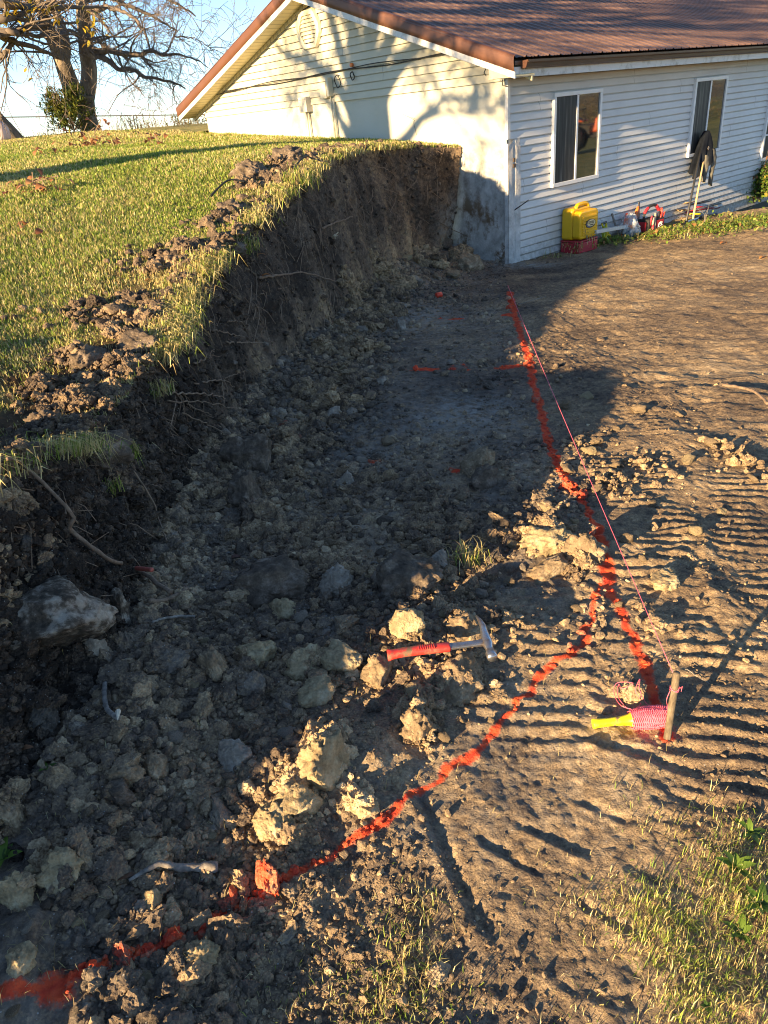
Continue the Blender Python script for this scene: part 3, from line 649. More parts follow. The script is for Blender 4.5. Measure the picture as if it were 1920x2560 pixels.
def rubble(name, P, size, tn, lv, label):
    """many small clods as one loose mass"""
    VV, FF_, TT = [], [], []; off = 0; r = np.random.default_rng(len(P)); which = r.integers(0, 1000, len(P)); RM = rotm(r, len(P))
    for L in (1, 2, 3):
        for bi, (V, F_) in enumerate(BASES[L]):
            ii = np.where((lv == L) & (which % len(BASES[L]) == bi))[0]
            if not len(ii): continue
            sq = np.stack([np.ones(len(ii)), r.uniform(.7, 1.15, len(ii)), r.uniform(.6, 1, len(ii))], 1)
            X = np.einsum('nij,nvj->nvi', RM[ii], V[None] * sq[:, None]) * size[ii, None, None]; X[..., 2] *= .85; X = X + P[ii, None]
            VV.append(X.reshape(-1, 3)); FF_.append((F_[None] + (np.arange(len(ii)) * len(V))[:, None, None] + off).reshape(-1, 3)); off += len(ii) * len(V)
            TT.append(np.repeat(tn[ii], len(V), 0))
    return tag(mesh_np(name, np.concatenate(VV), np.concatenate(FF_), M['dirt'], attrs={'tone': np.concatenate(TT)}, smooth=False), label, None, None, 'stuff')
def clod_tone(x, y, r):
    t, c = soil_tone(x, y); a, b, cc = paint_at(x, y)
    t = t + r.normal(0, .09, len(x)); pale = r.random(len(x)) < .06
    return np.stack([t + .25 * pale, .9 * np.maximum(np.maximum(a, b), cc), np.clip(c * .6 + .35 * (r.random(len(x)) < .05), 0, 1), 1 + 0 * t], -1)
r = np.random.default_rng(5)
# candidates thrown over the churned ground, denser near the eye and under the bank
N = 220000; yy = np.exp(r.uniform(math.log(.65), math.log(10.6), N)); xx = r.uniform(-1.1, 1, N) * (.55 * yy + .22) + r.uniform(-.1, .8, N) * .2 * yy
d, sg, _ = polyd(xx, yy, FOOTL); d = d * sg; dA = polyd(xx, yy, WA); side = -dA[0] * dA[1]
cl = sm(-.15, .25, fbm(P3(xx * 2.2, yy * 2.2), 3, 121))
dens = .12 * cl * sm(5, 2.5, yy) + .006 * cl + .95 * np.exp(-np.clip(d, 0, 9) / .8) * sm(2.4, 3.2, yy) + .6 * np.exp(-np.clip(d, 0, 9) / .5) + .34 * sm(.25, -.2, side) * sm(1.6, 2.2, yy) * (.5 + .5 * cl) + .55 * sm(.4, -.25, xx) * sm(2.6, 2.0, yy) * (.4 + .6 * cl)
dens = dens + .55 * cl * np.exp(-((xx - .75) ** 2 / .10 + (yy - 2.6) ** 2 / .45)) + .5 * np.exp(-((xx - .15) ** 2 / .08 + (yy - 1.95) ** 2 / .15)) + .35 * cl * np.exp(-((xx - 1.5) ** 2 / .3 + (yy - 4.2) ** 2 / .6))
for (a, b, w, sp, am) in TRACKS[:2] + TRACKS[3:4]: dens = dens * (1 - .7 * sm(w, w * .5, polyd(xx, yy, [a, b])[0]))
dens = dens * (1 - .8 * np.exp(-((xx - .42) ** 2 / .10 + (yy - 4.6) ** 2 / .5))) * (1 - .8 * np.exp(-((xx - .6) ** 2 / .15 + (yy - 7.2) ** 2 / .6)))
dens = dens * (1 - .85 * np.exp(-(((xx - .38) / .42) ** 4 + ((yy - 1.12) / .4) ** 4)))
ok = (r.random(N) < dens * .62) & (d > -.22) & (xx > -1.35)
xx, yy, d = xx[ok], yy[ok], d[ok]
mpp = np.hypot(yy, 1.6) / 712
sz = np.clip(np.exp(r.normal(0, .55, len(xx))) * (.0048 + .0022 * np.exp(-np.clip(d, 0, 9) / .4)) * (1 + (.15 + .27 * np.exp(-np.clip(d, 0, 9) / 1.0)) * np.clip(yy - 1, 0, 5)), .003, .05)
sz = np.where(r.random(len(xx)) < .035, sz * 2.4, sz); sz = sz * np.where((yy < 1.7) & (xx > -.42 + .25 * (yy - .8)), .55, 1); qa_ = polyd(xx, yy, WA); keepq = ~((yy > 2.6) & (-qa_[0] * qa_[1] > .35) & (r.random(len(xx)) < .55)); sz = np.where(-qa_[0] * qa_[1] > .35, sz * .55, sz); sz = np.clip(sz, .8 * mpp, .055)
xx, yy, d, sz, mpp = xx[keepq], yy[keepq], d[keepq], sz[keepq], mpp[keepq]
zz = floor_h(xx, yy) + sz * r.uniform(-.25, .4, len(xx))
lv = np.where(sz / mpp > 7, 3, np.where(sz / mpp > 2.3, 2, 1))
rubble("rubble", np.stack([xx, yy, zz], -1), sz, clod_tone(xx, yy, r), lv, "loose crumbs and small clods of soil strewn over the dug ground")
# crumbs on the slope and along the lip
N = 60000; i = r.integers(0, NS, N); k = (K * np.clip(r.beta(1.2, 1.0, N), 0, .999)).astype(int)
P = BV[i, k]; nr_ = sm(3.2, 2.0, P[:, 1]); keep_ = (P[:, 1] > .5) & (r.random(N) < .05 + .7 * nr_ + .35 * (k < 8) + .5 * sm(.72, .95, k / K) + .5 * sm(4.5, 3.2, P[:, 1]))
P = P[keep_]; mpp = np.hypot(P[:, 1], 1.5) / 712
sz = np.clip(np.exp(r.normal(0, .6, len(P))) * .0062 * (1 + .3 * np.clip(P[:, 1] - 1, 0, 4)), .8 * mpp, .05)
tn = np.stack([b_t[i[keep_], k[keep_]] + r.normal(0, .07, len(P)), 0 * sz, .25 * (r.random(len(P)) < .05), 1 + 0 * sz], -1)
rubble("rubble", P + np.stack([ox[i[keep_]] * .004, oy[i[keep_]] * .004, 0 * sz], -1), sz, tn, np.where(sz / mpp > 6, 3, np.where(sz / mpp > 2.2, 2, 1)), "dark crumbs of topsoil clinging to the cut bank")
N = 30000; i = r.integers(0, NS, N); w = np.abs(r.normal(0, 1, N)) * np.interp(np.interp(i, np.arange(NS), Ly), [1, 2.5, 4, 5.5], [.6, .6, .45, .25]) + .01
x = Lx[i] + GD[0] * w; y = Ly[i] + GD[1] * w; keep_ = (y > 1.2) & (r.random(N) < np.interp(y, [1.2, 2.8, 3.6, 4.5, 5.5, 9, 11], [1, 1, .9, .45, .6, .5, .1]) * sm(-.2, .15, fbm(P3(x * 2, y * 2), 2, 131)))
x, y = x[keep_], y[keep_]; mpp = np.hypot(y, 1.5) / 712
sz = np.clip(np.exp(r.normal(0, .6, len(x))) * .0075 * (1 + .28 * np.clip(y - 1, 0, 5)), .8 * mpp, .07)
tn = np.stack([.25 + r.normal(0, .09, len(x)), 0 * sz, 0 * sz, 1 + 0 * sz], -1)
rubble("rubble", np.stack([x, y, lawn_h(x, y) + sz * .4], -1), sz, tn, np.where(sz / mpp > 6, 3, np.where(sz / mpp > 2.2, 2, 1)), "brown crumbled topsoil thrown onto the lawn edge")

# ------------------------------------------------------------------ single clods and stones
def clod_mat(name, lo, hi, pale, sc=14):
    n = NT(name); v = n.math('ADD', n.noise(sc, 8, .65), n.math('MULTIPLY', n.noise(sc * 9, 4), .3))
    c = n.ramp(v, [(.42, lo), (.66, hi), (.86, pale)]); nb = n.bump(n.noise(55, 7, .7), .8, .012); nb = n.bump(n.noise(210, 4), .5, .004, nb)
    M[name] = n.fin(c, .97, nb, 0, .1)
clod_mat('clod_dark', (.06, .047, .037), (.15, .115, .085), (.33, .26, .20))
clod_mat('clod_brown', (.115, .085, .056), (.28, .205, .13), (.50, .40, .27))
clod_mat('clod_tan', (.16, .118, .07), (.39, .30, .175), (.60, .50, .33))
clod_mat('clod_grey', (.14, .113, .088), (.32, .265, .205), (.54, .47, .38))
n = NT('boulder'); v = n.noise(9, 9, .68); w_ = n.noise(38, 6, .7)
bl = n.math('ADD', v, n.math('MULTIPLY', n.math('SUBTRACT', w_, .5), .5))
M['boulder'] = n.fin(n.ramp(bl, [(.40, (.06, .048, .037)), (.50, (.14, .11, .082)), (.58, (.32, .268, .21)), (.78, (.54, .47, .38))]), .95, n.bump(n.noise(60, 7, .7), .8, .012), 0, .15)
def put_clod(name, mat, p, sc, seed, sub=4, rot=None, cuts=5, rough=.22, fine=.05, crumb=0, label=None, cat="clod", group=None):
    V, F_ = clod(sub, seed, cuts, rough, fine, crumb); Rm = np.array((rot or Euler((0, 0, seed * 1.7))).to_matrix()); V = (V * np.array(sc)) @ Rm.T
    o = mesh_np(name, V, F_, M[mat]); o.location = p; return tag(o, label, cat, group)
def pix_clod(dx, dy, wpx, hpx, mat, seed, label, sub=4, dz=.12, **k):
    k.setdefault('crumb', .07); k.setdefault('fine', .10); sub = max(sub, 5) if wpx > 50 else sub
    """clod whose foot is seen at (dx, dy) and whose outline is about wpx by hpx"""
    p, nrm = hit(dx, dy); m = pxm(p); a, c = wpx * m * .6, hpx * m * .6
    return put_clod(k.pop('name', 'clod'), mat, Vector(p) + Vector((0, a * .25, c * dz)), (a, a * .85, c * 1.02), seed, sub, label=label, **k)
# round pale clod by the hammer: a flat broken face looking at the eye
p, _ = hit(882, 1382); m = pxm(p)
V, F_ = clod(5, 301, 0, .10, .05, .05); V = V * np.array((.054, .048, .052)) * m / .00135
fnrm = np.array((-.05, -.86, .5)); fnrm /= np.linalg.norm(fnrm); h = V @ fnrm; V -= np.maximum(0, h - .026 * m / .00135)[:, None] * fnrm * .9
V *= (1 + .05 * fbm(V * 45, 3, 9))[:, None]
o = mesh_np("clod", V, F_, M['clod_tan']); o.location = Vector(p) + Vector((0, .03, .043)); tag(o, "round pale tan clod with a flat broken face behind the red hammer", "clod")
pix_clod(1012, 1372, 74, 60, 'clod_brown', 302, "brown wedge shaped clod right of the round tan clod", 4, crumb=.08)
pix_clod(572, 1282, 152, 100, 'clod_dark', 303, "big flat dark slab of soil in the middle of the trench mouth", 5, rough=.15)
p, nn_ = hit(120, 1345); m = pxm(p)
V, F_ = clod(5, 305, 5, .18, .04, .02); V = V * np.array((195 * m, 135 * m, 84 * m))
o = mesh_np("boulder", V, F_, M['boulder']); o.location = Vector(p) + Vector((0, .02, .02)); o.rotation_euler = (R(-12), R(10), R(12)); tag(o, "largest flat boulder caked with black soil at the left edge", "boulder")
pix_clod(262, 1345, 70, 90, 'boulder', 306, "small soil caked stone touching the right end of the big boulder", 4, crumb=.06)
pix_clod(205, 1410, 42, 58, 'clod_grey', 307, "grey crumbly clod just below the big boulder", 4, crumb=.1)
pix_clod(460, 1455, 62, 66, 'clod_brown', 308, "brown craggy clod upright left of the tan clay lumps", 4, crumb=.12)
pix_clod(690, 1503, 72, 34, 'clod_tan', 309, "flat tan stone lying below the hammer handle end", 4)
pix_clod(740, 1440, 84, 72, 'clod_tan', 310, "square grey tan clay block left of the hammer handle", 4, rough=.1)
pix_clod(660, 1452, 66, 70, 'clod_tan', 311, "crumbling tan clay block beside the square clay block", 4, crumb=.12)
pix_clod(545, 1425, 80, 74, 'clod_tan', 312, "tan clay lump at the left end of the smeared clay row", 4, crumb=.14)
pix_clod(822, 1462, 62, 70, 'clod_brown', 313, "tall brown clod under the red end of the hammer", 4, crumb=.06)
pix_clod(612, 1330, 58, 48, 'clod_tan', 314, "tan double clod just below the big flat dark slab", 4, crumb=.16)
pix_clod(730, 1270, 60, 56, 'clod_grey', 315, "rounded grey clod right of the big flat dark slab", 4)
pix_clod(880, 1272, 120, 80, 'clod_dark', 316, "broad dark clod lying above the round tan clod", 4, rough=.25)
pix_clod(955, 1230, 66, 52, 'clod_grey', 317, "pale grey angular stone by the uprooted grass tuft", 4)
pix_clod(1182, 1180, 100, 62, 'clod_tan', 318, "sunlit yellow clay lump left of the paint line", 4, crumb=.16)
pix_clod(1265, 1210, 76, 78, 'clod_brown', 319, "brown clod with red paint on its right beside the line", 4, crumb=.05)
pix_clod(1190, 1245, 74, 66, 'clod_brown', 320, "brown lump below the sunlit yellow clay lump", 4, crumb=.08)
pix_clod(745, 1055, 52, 46, 'clod_grey', 321, "pale grey stone in the trench above the rubble", 4)
pix_clod(717, 905, 42, 38, 'clod_grey', 322, "grey stone under the cut bank beside the red painted soil", 3)
pix_clod(825, 828, 28, 24, 'clod_grey', 323, "lone small grey stone on the tracked trench floor", 3)
pix_clod(868, 712, 26, 30, 'clod_grey', 324, "grey stone standing on the dusty floor near the rubble heap", 3)
pix_clod(1010, 582, 64, 60, 'clod_brown', 325, "large clod of soil leaning against the bare grey wall", 4, crumb=.05)
pix_clod(925, 572, 50, 48, 'clod_brown', 326, "clod half way up the rubble heap by the wall", 4, crumb=.05)
pix_clod(545, 1010, 90, 110, 'clod_dark', 327, "dark block of topsoil fallen at the foot of the bank", 4, rough=.15)
pix_clod(535, 1092, 70, 84, 'clod_dark', 328, "dark rounded clod below the fallen topsoil block", 4)
pix_clod(265, 1690, 66, 66, 'clod_brown', 329, "brown clod in the shaded rubble right of the splintered stick", 4)
pix_clod(335, 1662, 52, 56, 'clod_brown', 330, "pale brown clod just right of the shaded brown clod", 4, crumb=.08)
pix_clod(255, 1730, 60, 60, 'clod_dark', 331, "dark clod under the shaded brown clod", 4)
pix_clod(700, 1690, 120, 120, 'clod_tan', 332, "largest sunlit crumbly yellow clay mass near the painted line", 5, dz=.1, rough=.3, crumb=.10)
pix_clod(640, 1745, 90, 80, 'clod_tan', 333, "sunlit crumbly clay lump left of the largest yellow mass", 5, dz=.1, rough=.3, crumb=.10)
pix_clod(588, 1790, 76, 66, 'clod_tan', 334, "lowest sunlit clay lump of the yellow heap", 5, dz=.1, rough=.3, crumb=.10)
pix_clod(785, 1760, 64, 60, 'clod_tan', 335, "sunlit clay knob closest to the painted line", 5, dz=.1, rough=.3, crumb=.10)
pix_clod(500, 1655, 80, 60, 'clod_grey', 336, "grey smeared clay lump above the yellow heap", 4)
pix_clod(130, 1895, 84, 62, 'clod_tan', 337, "clay lump with sunlit tip above the weathered stick", 4, crumb=.12)
pix_clod(40, 1945, 66, 76, 'clod_tan', 338, "tall clay lump at the left edge beside a sunlit one", 4, crumb=.12)
pix_clod(70, 1905, 40, 60, 'clod_tan', 339, "narrow sunlit clay knob left of the weathered stick", 4, crumb=.2)
pix_clod(430, 2085, 68, 46, 'clod_tan', 340, "pale knobbly stone just below the slanting red line", 4, crumb=.2)
pix_clod(45, 2080, 52, 54, 'clod_tan', 341, "flat stone in the red line near the sprayed blob", 4)
pix_clod(300, 1990, 60, 50, 'clod_grey', 342, "grey clod under the weathered stick", 4, crumb=.1)
pix_clod(330, 1965, 50, 48, 'clod_tan', 343, "tan clod touching the underside of the weathered stick", 4, crumb=.08)
pix_clod(330, 2005, 70, 48, 'clod_tan', 344, "heap of tan clay crumbs above the red line", 4, crumb=.10)
pix_clod(15, 1770, 60, 110, 'clod_brown', 345, "brown lump cut by the left picture edge above the clay", 4, crumb=.1)
pix_clod(1440, 1265, 80, 50, 'clod_tan', 346, "tan clay smear lump right of the pink string", 4, rough=.2, crumb=.1)
pix_clod(900, 1505, 46, 34, 'clod_tan', 347, "tan clod below the hammer head side", 4, crumb=.2)
pix_clod(980, 1480, 130, 60, 'clod_brown', 348, "crumbly sunlit heap of soil under the hammer head", 5, dz=-.1, rough=.3, crumb=.12)
pix_clod(905, 1590, 70, 90, 'clod_brown', 349, "sunlit brown heap below the hammer in the shade edge", 5, dz=-.1, rough=.3, crumb=.12)
pix_clod(1050, 1050, 70, 60, 'clod_dark', 350, "dark clod just below the broken red cross mark", 4)
pix_clod(1035, 1010, 70, 60, 'clod_brown', 351, "brown lump of soil left of the broken red cross mark", 4, crumb=.08)
# clods lying all over the trench: one of each kind, then copies
kinds = []
for q, mt in enumerate(['clod_brown', 'clod_dark', 'clod_grey', 'clod_tan', 'clod_brown', 'clod_dark']):
    V, F_ = clod(4 if q < 4 else 3, 400 + q, 5, .25, .05, .06); me_o = mesh_np("clod", V, F_, M[mt]); kinds.append(me_o)
zones = [("clod lying in the rubble at the foot of the cut bank", "clods at the foot of the bank", [(560, 1110), (600, 1060), (640, 1010), (680, 1040), (700, 960), (650, 905), (690, 850), (760, 840), (740, 800), (720, 760), (780, 720), (800, 660), (830, 640), (860, 620), (900, 610), (940, 600), (980, 600), (640, 1090), (610, 1150), (560, 1160), (680, 1130), (480, 1110), (450, 1160), (520, 1190), (760, 900), (800, 880), (700, 1090), (590, 1000), (780, 1000), (840, 960), (880, 980), (755, 690), (810, 600), (850, 585), (880, 560), (960, 560), (995, 560), (960, 530)]),
         ("clod in the shaded jumble between dark slab and red line", "clods in the trench mouth", [(780, 1160), (830, 1130), (900, 1130), (930, 1090), (1000, 1080), (1060, 1110), (760, 1130), (820, 1200), (880, 1180), (660, 1180), (720, 1180), (1090, 1140), (680, 1290), (650, 1340), (800, 1250), (780, 1320), (840, 1410), (960, 1330), (1060, 1200), (1110, 1180), (1130, 1230), (1100, 1260), (1040, 1290), (800, 1380), (700, 1350), (500, 1350), (440, 1390)]),
         ("clod scattered on the shaded slope in the lower left", "clods in the lower left", [(380, 1600), (330, 1540), (300, 1610), (420, 1540), (350, 1760), (400, 1790), (460, 1810), (240, 1800), (190, 1760), (220, 1860), (120, 1830), (60, 1840), (100, 1960), (160, 2000), (220, 1990), (250, 2080), (380, 1920), (440, 1870), (520, 1890), (300, 2070), (320, 2120), (60, 2010), (30, 2190), (330, 1850), (450, 1700), (510, 1590), (620, 1590), (560, 1540), (420, 1480), (300, 2190), (220, 2150), (390, 2160)]),
         ("lump of sunlit earth on the tracked ground", "lumps on the tracked ground", [(1100, 1320), (1060, 1560), (1000, 1560), (960, 1600), (1240, 1130), (1290, 1060), (1230, 1020), (1270, 980), (1330, 1010), (1360, 1060), (1410, 1090), (1330, 930), (1290, 960), (1490, 1000), (1540, 960), (1600, 980), (1630, 1040), (1560, 1110), (1500, 1150), (1220, 880), (1270, 860), (1380, 890), (1470, 900), (1350, 1170), (1390, 1210), (1250, 1320), (1340, 1310), (1180, 1100)])]
rr = np.random.default_rng(77); kused = set()
for lab, grp, pts in zones:
    for (dx, dy) in pts:
        p, nrm = hit(dx, dy); m = pxm(p); s_ = rr.uniform(13, 27) * m * .62
        ki = int(rr.choice([0, 1, 2, 3, 4, 5], p=[.3, .2, .12, .18, .1, .1])) if 'sunlit' not in lab else int(rr.choice([0, 3, 4]))
        o = kinds[ki] if ki not in kused else kinds[ki].copy()
        if ki in kused: COL.objects.link(o)
        kused.add(ki); o.location = Vector(p) + Vector((0, s_ * .3, s_ * .3)); o.scale = (s_ * rr.uniform(.9, 1.3), s_ * rr.uniform(.8, 1.1), s_ * rr.uniform(.65, .95)); o.rotation_euler = (rr.uniform(-.4, .4), rr.uniform(-.4, .4), rr.uniform(0, 6.28))
        tag(o, lab, "clod", grp)
for k, o in enumerate(kinds):
    if k not in kused: bpy.data.objects.remove(o)
# crumbled heaps: many crumbs piled where the photograph shows them
HP, HS, HT, HL = [], [], [], []
def heap(dx, dy, wpx, hpx, n_, tn_, szpx, pile=.5, seed=0):
    q = np.random.default_rng(int(dx * 7 + dy)); c, _ = hit(dx, dy); m = pxm(c); up_ = c.z
    for k in range(n_):
        ax_, ay_ = q.normal(0, .42, 2); rr_ = min(1, math.hypot(ax_, ay_)); x_, y_ = c.x + ax_ * wpx * m * .5, c.y + ay_ * hpx * m * .9 + .02
        s_ = m * szpx * math.exp(q.normal(0, .45)) * .5; z_ = top(x_, y_).z
        if abs(z_ - up_) > .35: continue
        HP.append((x_, y_, z_ + max(0, 1 - rr_ * 1.1) * hpx * m * pile * q.random() + s_ * .2)); HS.append(s_); HT.append((tn_ + q.normal(0, .06), 0, 0, 1)); HL.append(3 if szpx > 9 and s_ > m * 5 else 2)
for a_ in [(700, 1650, 110, 110, 260, .68, 15), (640, 1720, 100, 90, 220, .68, 14), (590, 1780, 80, 60, 130, .66, 13), (785, 1745, 60, 55, 110, .68, 12), (720, 1600, 90, 60, 90, .6, 12), (985, 1475, 150, 70, 240, .50, 14), (905, 1560, 90, 120, 220, .52, 14), (880, 1400, 60, 50, 60, .45, 11),
           (200, 960, 170, 110, 630, .27, 12), (110, 950, 150, 110, 480, .27, 11), (40, 1010, 90, 120, 330, .27, 11), (170, 880, 150, 90, 480, .27, 10), (90, 850, 120, 80, 270, .27, 10), (260, 800, 130, 80, 390, .27, 10), (170, 780, 140, 70, 330, .27, 9), (330, 700, 90, 60, 240, .27, 8), (250, 690, 140, 60, 270, .27, 8), (170, 690, 90, 50, 135, .27, 7),
           (270, 950, 60, 80, 180, .27, 10), (520, 470, 90, 40, 180, .27, 6), (580, 430, 60, 30, 120, .27, 6), (600, 360, 150, 50, 300, .27, 6), (690, 335, 120, 30, 180, .27, 6), (470, 560, 70, 40, 135, .27, 7), (520, 530, 70, 36, 120, .27, 6), (430, 620, 50, 40, 90, .27, 7), (900, 325, 150, 24, 180, .27, 6),
           (20, 1290, 70, 110, 160, .50, 15), (15, 1760, 70, 110, 160, .42, 14), (20, 1100, 70, 80, 140, .42, 14), (70, 1140, 80, 70, 140, .40, 13), (100, 1870, 80, 60, 120, .58, 12), (50, 1930, 60, 70, 110, .58, 12), (430, 2075, 60, 40, 70, .56, 11), (300, 2010, 90, 60, 130, .50, 12),
           (1190, 1170, 110, 70, 180, .56, 14), (1240, 1230, 90, 80, 150, .48, 13), (1000, 1350, 70, 50, 90, .46, 12), (880, 1360, 90, 40, 60, .6, 10), (1330, 1050, 130, 120, 70, .46, 10, .1), (1400, 1000, 120, 120, 70, .46, 9, .1), (1250, 960, 90, 60, 50, .46, 9, .1), (1600, 1000, 110, 170, 90, .46, 10, .15), (1000, 560, 70, 60, 90, .5, 12), (930, 570, 90, 70, 140, .5, 12), (830, 600, 90, 60, 150, .48, 11), (760, 660, 70, 60, 120, .46, 11), (700, 760, 70, 70, 120, .46, 12), (660, 860, 70, 70, 120, .46, 13), (620, 960, 70, 70, 120, .44, 13), (720, 880, 110, 90, 120, .46, 14), (780, 760, 90, 60, 90, .48, 12), (880, 620, 80, 40, 90, .5, 11), (540, 1430, 90, 60, 120, .5, 13), (660, 1440, 120, 60, 160, .5, 13), (460, 1450, 70, 60, 90, .4, 13)]: heap(*a_)
_hq = np.random.default_rng(404)
for q in range(60):
    dy = _hq.uniform(620, 1210); x0_ = np.interp(dy, [600, 700, 800, 900, 1000, 1100, 1200], [800, 735, 650, 600, 510, 455, 435]); heap(x0_ + _hq.uniform(5, 190) * (.6 + .4 * (dy - 600) / 600), dy, 100, 60, 42, .40 + _hq.normal(0, .05), 10 + 6 * (dy - 600) / 600, .22)
for q in range(26): heap(_hq.uniform(600, 1080), _hq.uniform(1040, 1330), 120, 60, 40, .38 + _hq.normal(0, .05), 15, .18)
HP = np.array(HP); HS = np.array(HS); HT = np.array(HT); HT[:, 1] = .9 * np.maximum(*paint_at(HP[:, 0], HP[:, 1])[:2]) * (HP[:, 2] < .3)
rubble("rubble", HP, HS, HT, np.array(HL), "heaps of crumbled soil and clay piled around the dig")
# sods torn up along the lip
for q, (dx, dy, wp, hp, lab) in enumerate([(545, 380, 86, 52, "broken brown sod lying on the grass edge nearest the house"), (625, 350, 90, 56, "tall brown sod at the top corner of the bank"), (500, 465, 66, 50, "brown sod beside the black cable on the lawn edge"), (560, 465, 70, 44, "low brown sod between cable and bank edge"),
        (505, 545, 56, 44, "small brown sod on the edge half way along the bank"), (215, 985, 130, 90, "nearest big sod of soil with grass roots at the bank end"), (300, 760, 90, 70, "crumbling sod at the bare patch of the bank edge"), (190, 790, 80, 60, "brown sod behind the nearest big sod"), (95, 930, 76, 66, "brown sod at the left where the bare patch ends"), (60, 1000, 70, 60, "lit brown sod at the left picture edge")]):
    p, nrm = hit(dx, dy); m = pxm(p)
    put_clod("sod", 'clod_dark', Vector(p) + Vector((-.02, .05, hp * m * .1)), (wp * m * .5, wp * m * .45, hp * m * .45), 500 + q, 5, cuts=2, rough=.3, fine=.10, crumb=.10, label=lab, cat="sod")

# ------------------------------------------------------------------ grass
n = NT('bark_root'); M['bark_root'] = n.fin(n.ramp(n.noise(60, 6, .7, n.scale((1, 1, .4))), [(.3, (.10, .07, .048)), (.6, (.26, .18, .12)), (.8, (.42, .32, .22))]), .85, n.bump(n.noise(120, 5), .6, .003))
def leafmat(name, tr=.35, rough=.6):
    n = NT(name); c = n.attr("tone"); v = n.noise(25, 3); c = n.mix(n.mapr(v, .3, .7, 0, .25), c, (.5, .45, .22), 'MULTIPLY')
    n.fin(c, rough, None, 0, .25)
    t = n.t.nodes.new("ShaderNodeBsdfTranslucent"); n.l(c, t.inputs[0]); mx = n.t.nodes.new("ShaderNodeMixShader"); mx.inputs[0].default_value = tr
    n.l(n.b.outputs[0], mx.inputs[1]); n.l(t.outputs[0], mx.inputs[2]); n.l(mx.outputs[0], n.out.inputs[0]); M[name] = n.m
leafmat('grass')
leafmat('leaf', .3, .45)
GREENS = np.array([(.22, .32, .05), (.31, .40, .07), (.38, .44, .09), (.16, .25, .05)]); STRAWS = np.array([(.66, .57, .25), (.58, .49, .21), (.74, .67, .36), (.58, .44, .20)])
def blades(P, h, wd, col, r, lean=.55, ldir=None, flop=None):
    n_ = len(P); az = r.uniform(0, 2 * math.pi, n_); ln = np.abs(r.normal(0, lean, n_)) + .08
    L = np.stack([np.cos(az), np.sin(az), 0 * az], -1)
    if ldir is not None: L = L * .5 + ldir; L /= np.linalg.norm(L, axis=1)[:, None] + 1e-6
    s_ = np.stack([-np.sin(az), np.cos(az), 0 * az], -1) * (wd * .5)[:, None]
    up = np.array([0, 0, 1.0]); k2 = np.cos(np.minimum(ln, 1.5)); k1 = np.sin(np.minimum(ln, 1.5))
    mid = P + h[:, None] * .55 * (up * np.cos(ln * .45)[:, None] + L * np.sin(ln * .45)[:, None])
    tip = mid + h[:, None] * .5 * (up * np.cos(ln * 1.5)[:, None] + L * np.sin(ln * 1.5)[:, None])
    if flop is not None: tip[:, 2] -= flop * h
    V = np.stack([P - s_, P + s_, mid - s_ * .8, mid + s_ * .8, tip], 1)
    o = np.arange(n_)[:, None] * 5
    q = (o + np.array([0, 1, 3, 2])); t = (o + np.array([2, 3, 4]))
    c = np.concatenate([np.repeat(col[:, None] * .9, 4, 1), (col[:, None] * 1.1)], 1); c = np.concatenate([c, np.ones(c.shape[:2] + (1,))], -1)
    return V.reshape(-1, 3), q, t, c.reshape(-1, 4)
def grass(name, label, parts, mat='grass'):
    VV, Q, T_, C_ = [], [], [], []; off = 0
    for V, q, t, c in parts: VV.append(V); Q.append(q + off); T_.append(t + off); C_.append(c); off += len(V)
    return tag(mesh_np(name, np.concatenate(VV), [np.concatenate(Q), np.concatenate(T_)], M[mat], attrs={'tone': np.concatenate(C_)}, smooth=False), label, None, None, 'stuff')
def gcols(n_, dry, r):
    d_ = r.random(n_) < dry; a = GREENS[r.integers(0, 4, n_)]; b = STRAWS[r.integers(0, 4, n_)]; return np.where(d_[:, None], b, a) * r.uniform(.75, 1.25, n_)[:, None]
r = np.random.default_rng(31)
N = 1500000; si = r.uniform(0, NS - 1, N); w = 26 * r.random(N) ** 1.7; i0 = si.astype(int)
x = np.interp(si, np.arange(NS), Lx) + GD[0] * w; y = np.interp(si, np.arange(NS), Ly) + GD[1] * w; dist = np.hypot(x, y)
inside = ((x - CX) * SD[0] + (y - CY) * SD[1] > -.03) & ((x - CX) * GD[0] + (y - CY) * GD[1] > -.1)
bare = sm(.42, .02, w - .22 * fbm(P3(x * 1.7, y * 1.7), 2, 81) - .95 * sm(5.2, 3.0, y)) * .86; bare = np.maximum(bare, .985 * sm(3.25, 2.85, y + .25 * fbm(P3(x * 3, y * 3), 2, 88)) * sm(1.5, .9, w))
patch = sm(.1, .35, fbm(P3(x * 1.3, y * 1.3), 3, 82)) * sm(2.2, .6, w) * .7
keepp = (~inside) & (x > -.47 * y - 1.2) & (y > 1.6) & (r.random(N) > np.maximum(bare, patch)) & (r.random(N) < np.clip(2.4 / (dist * .16 + .6) ** 1.15, 0, 1))
x, y, w, dist = x[keepp], y[keepp], w[keepp], dist[keepp]
cl = fbm(P3(x * 2.8, y * 2.8), 3, 141); drym = .35 + .5 * fbm(P3(x * .8, y * .8), 2, 142) + .25 * sm(.8, .1, w) + .25 * sm(13, 18, dist)
hh = (.034 + .018 * cl) * r.uniform(.5, 1.2, len(x)) * (1 + .03 * dist); ww = .0021 + .00095 * dist
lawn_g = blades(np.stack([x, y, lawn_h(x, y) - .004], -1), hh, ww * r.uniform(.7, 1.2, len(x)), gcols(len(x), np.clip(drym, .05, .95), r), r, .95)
grass("lawn_grass", "short green and straw coloured grass covering the raised lawn", [lawn_g])
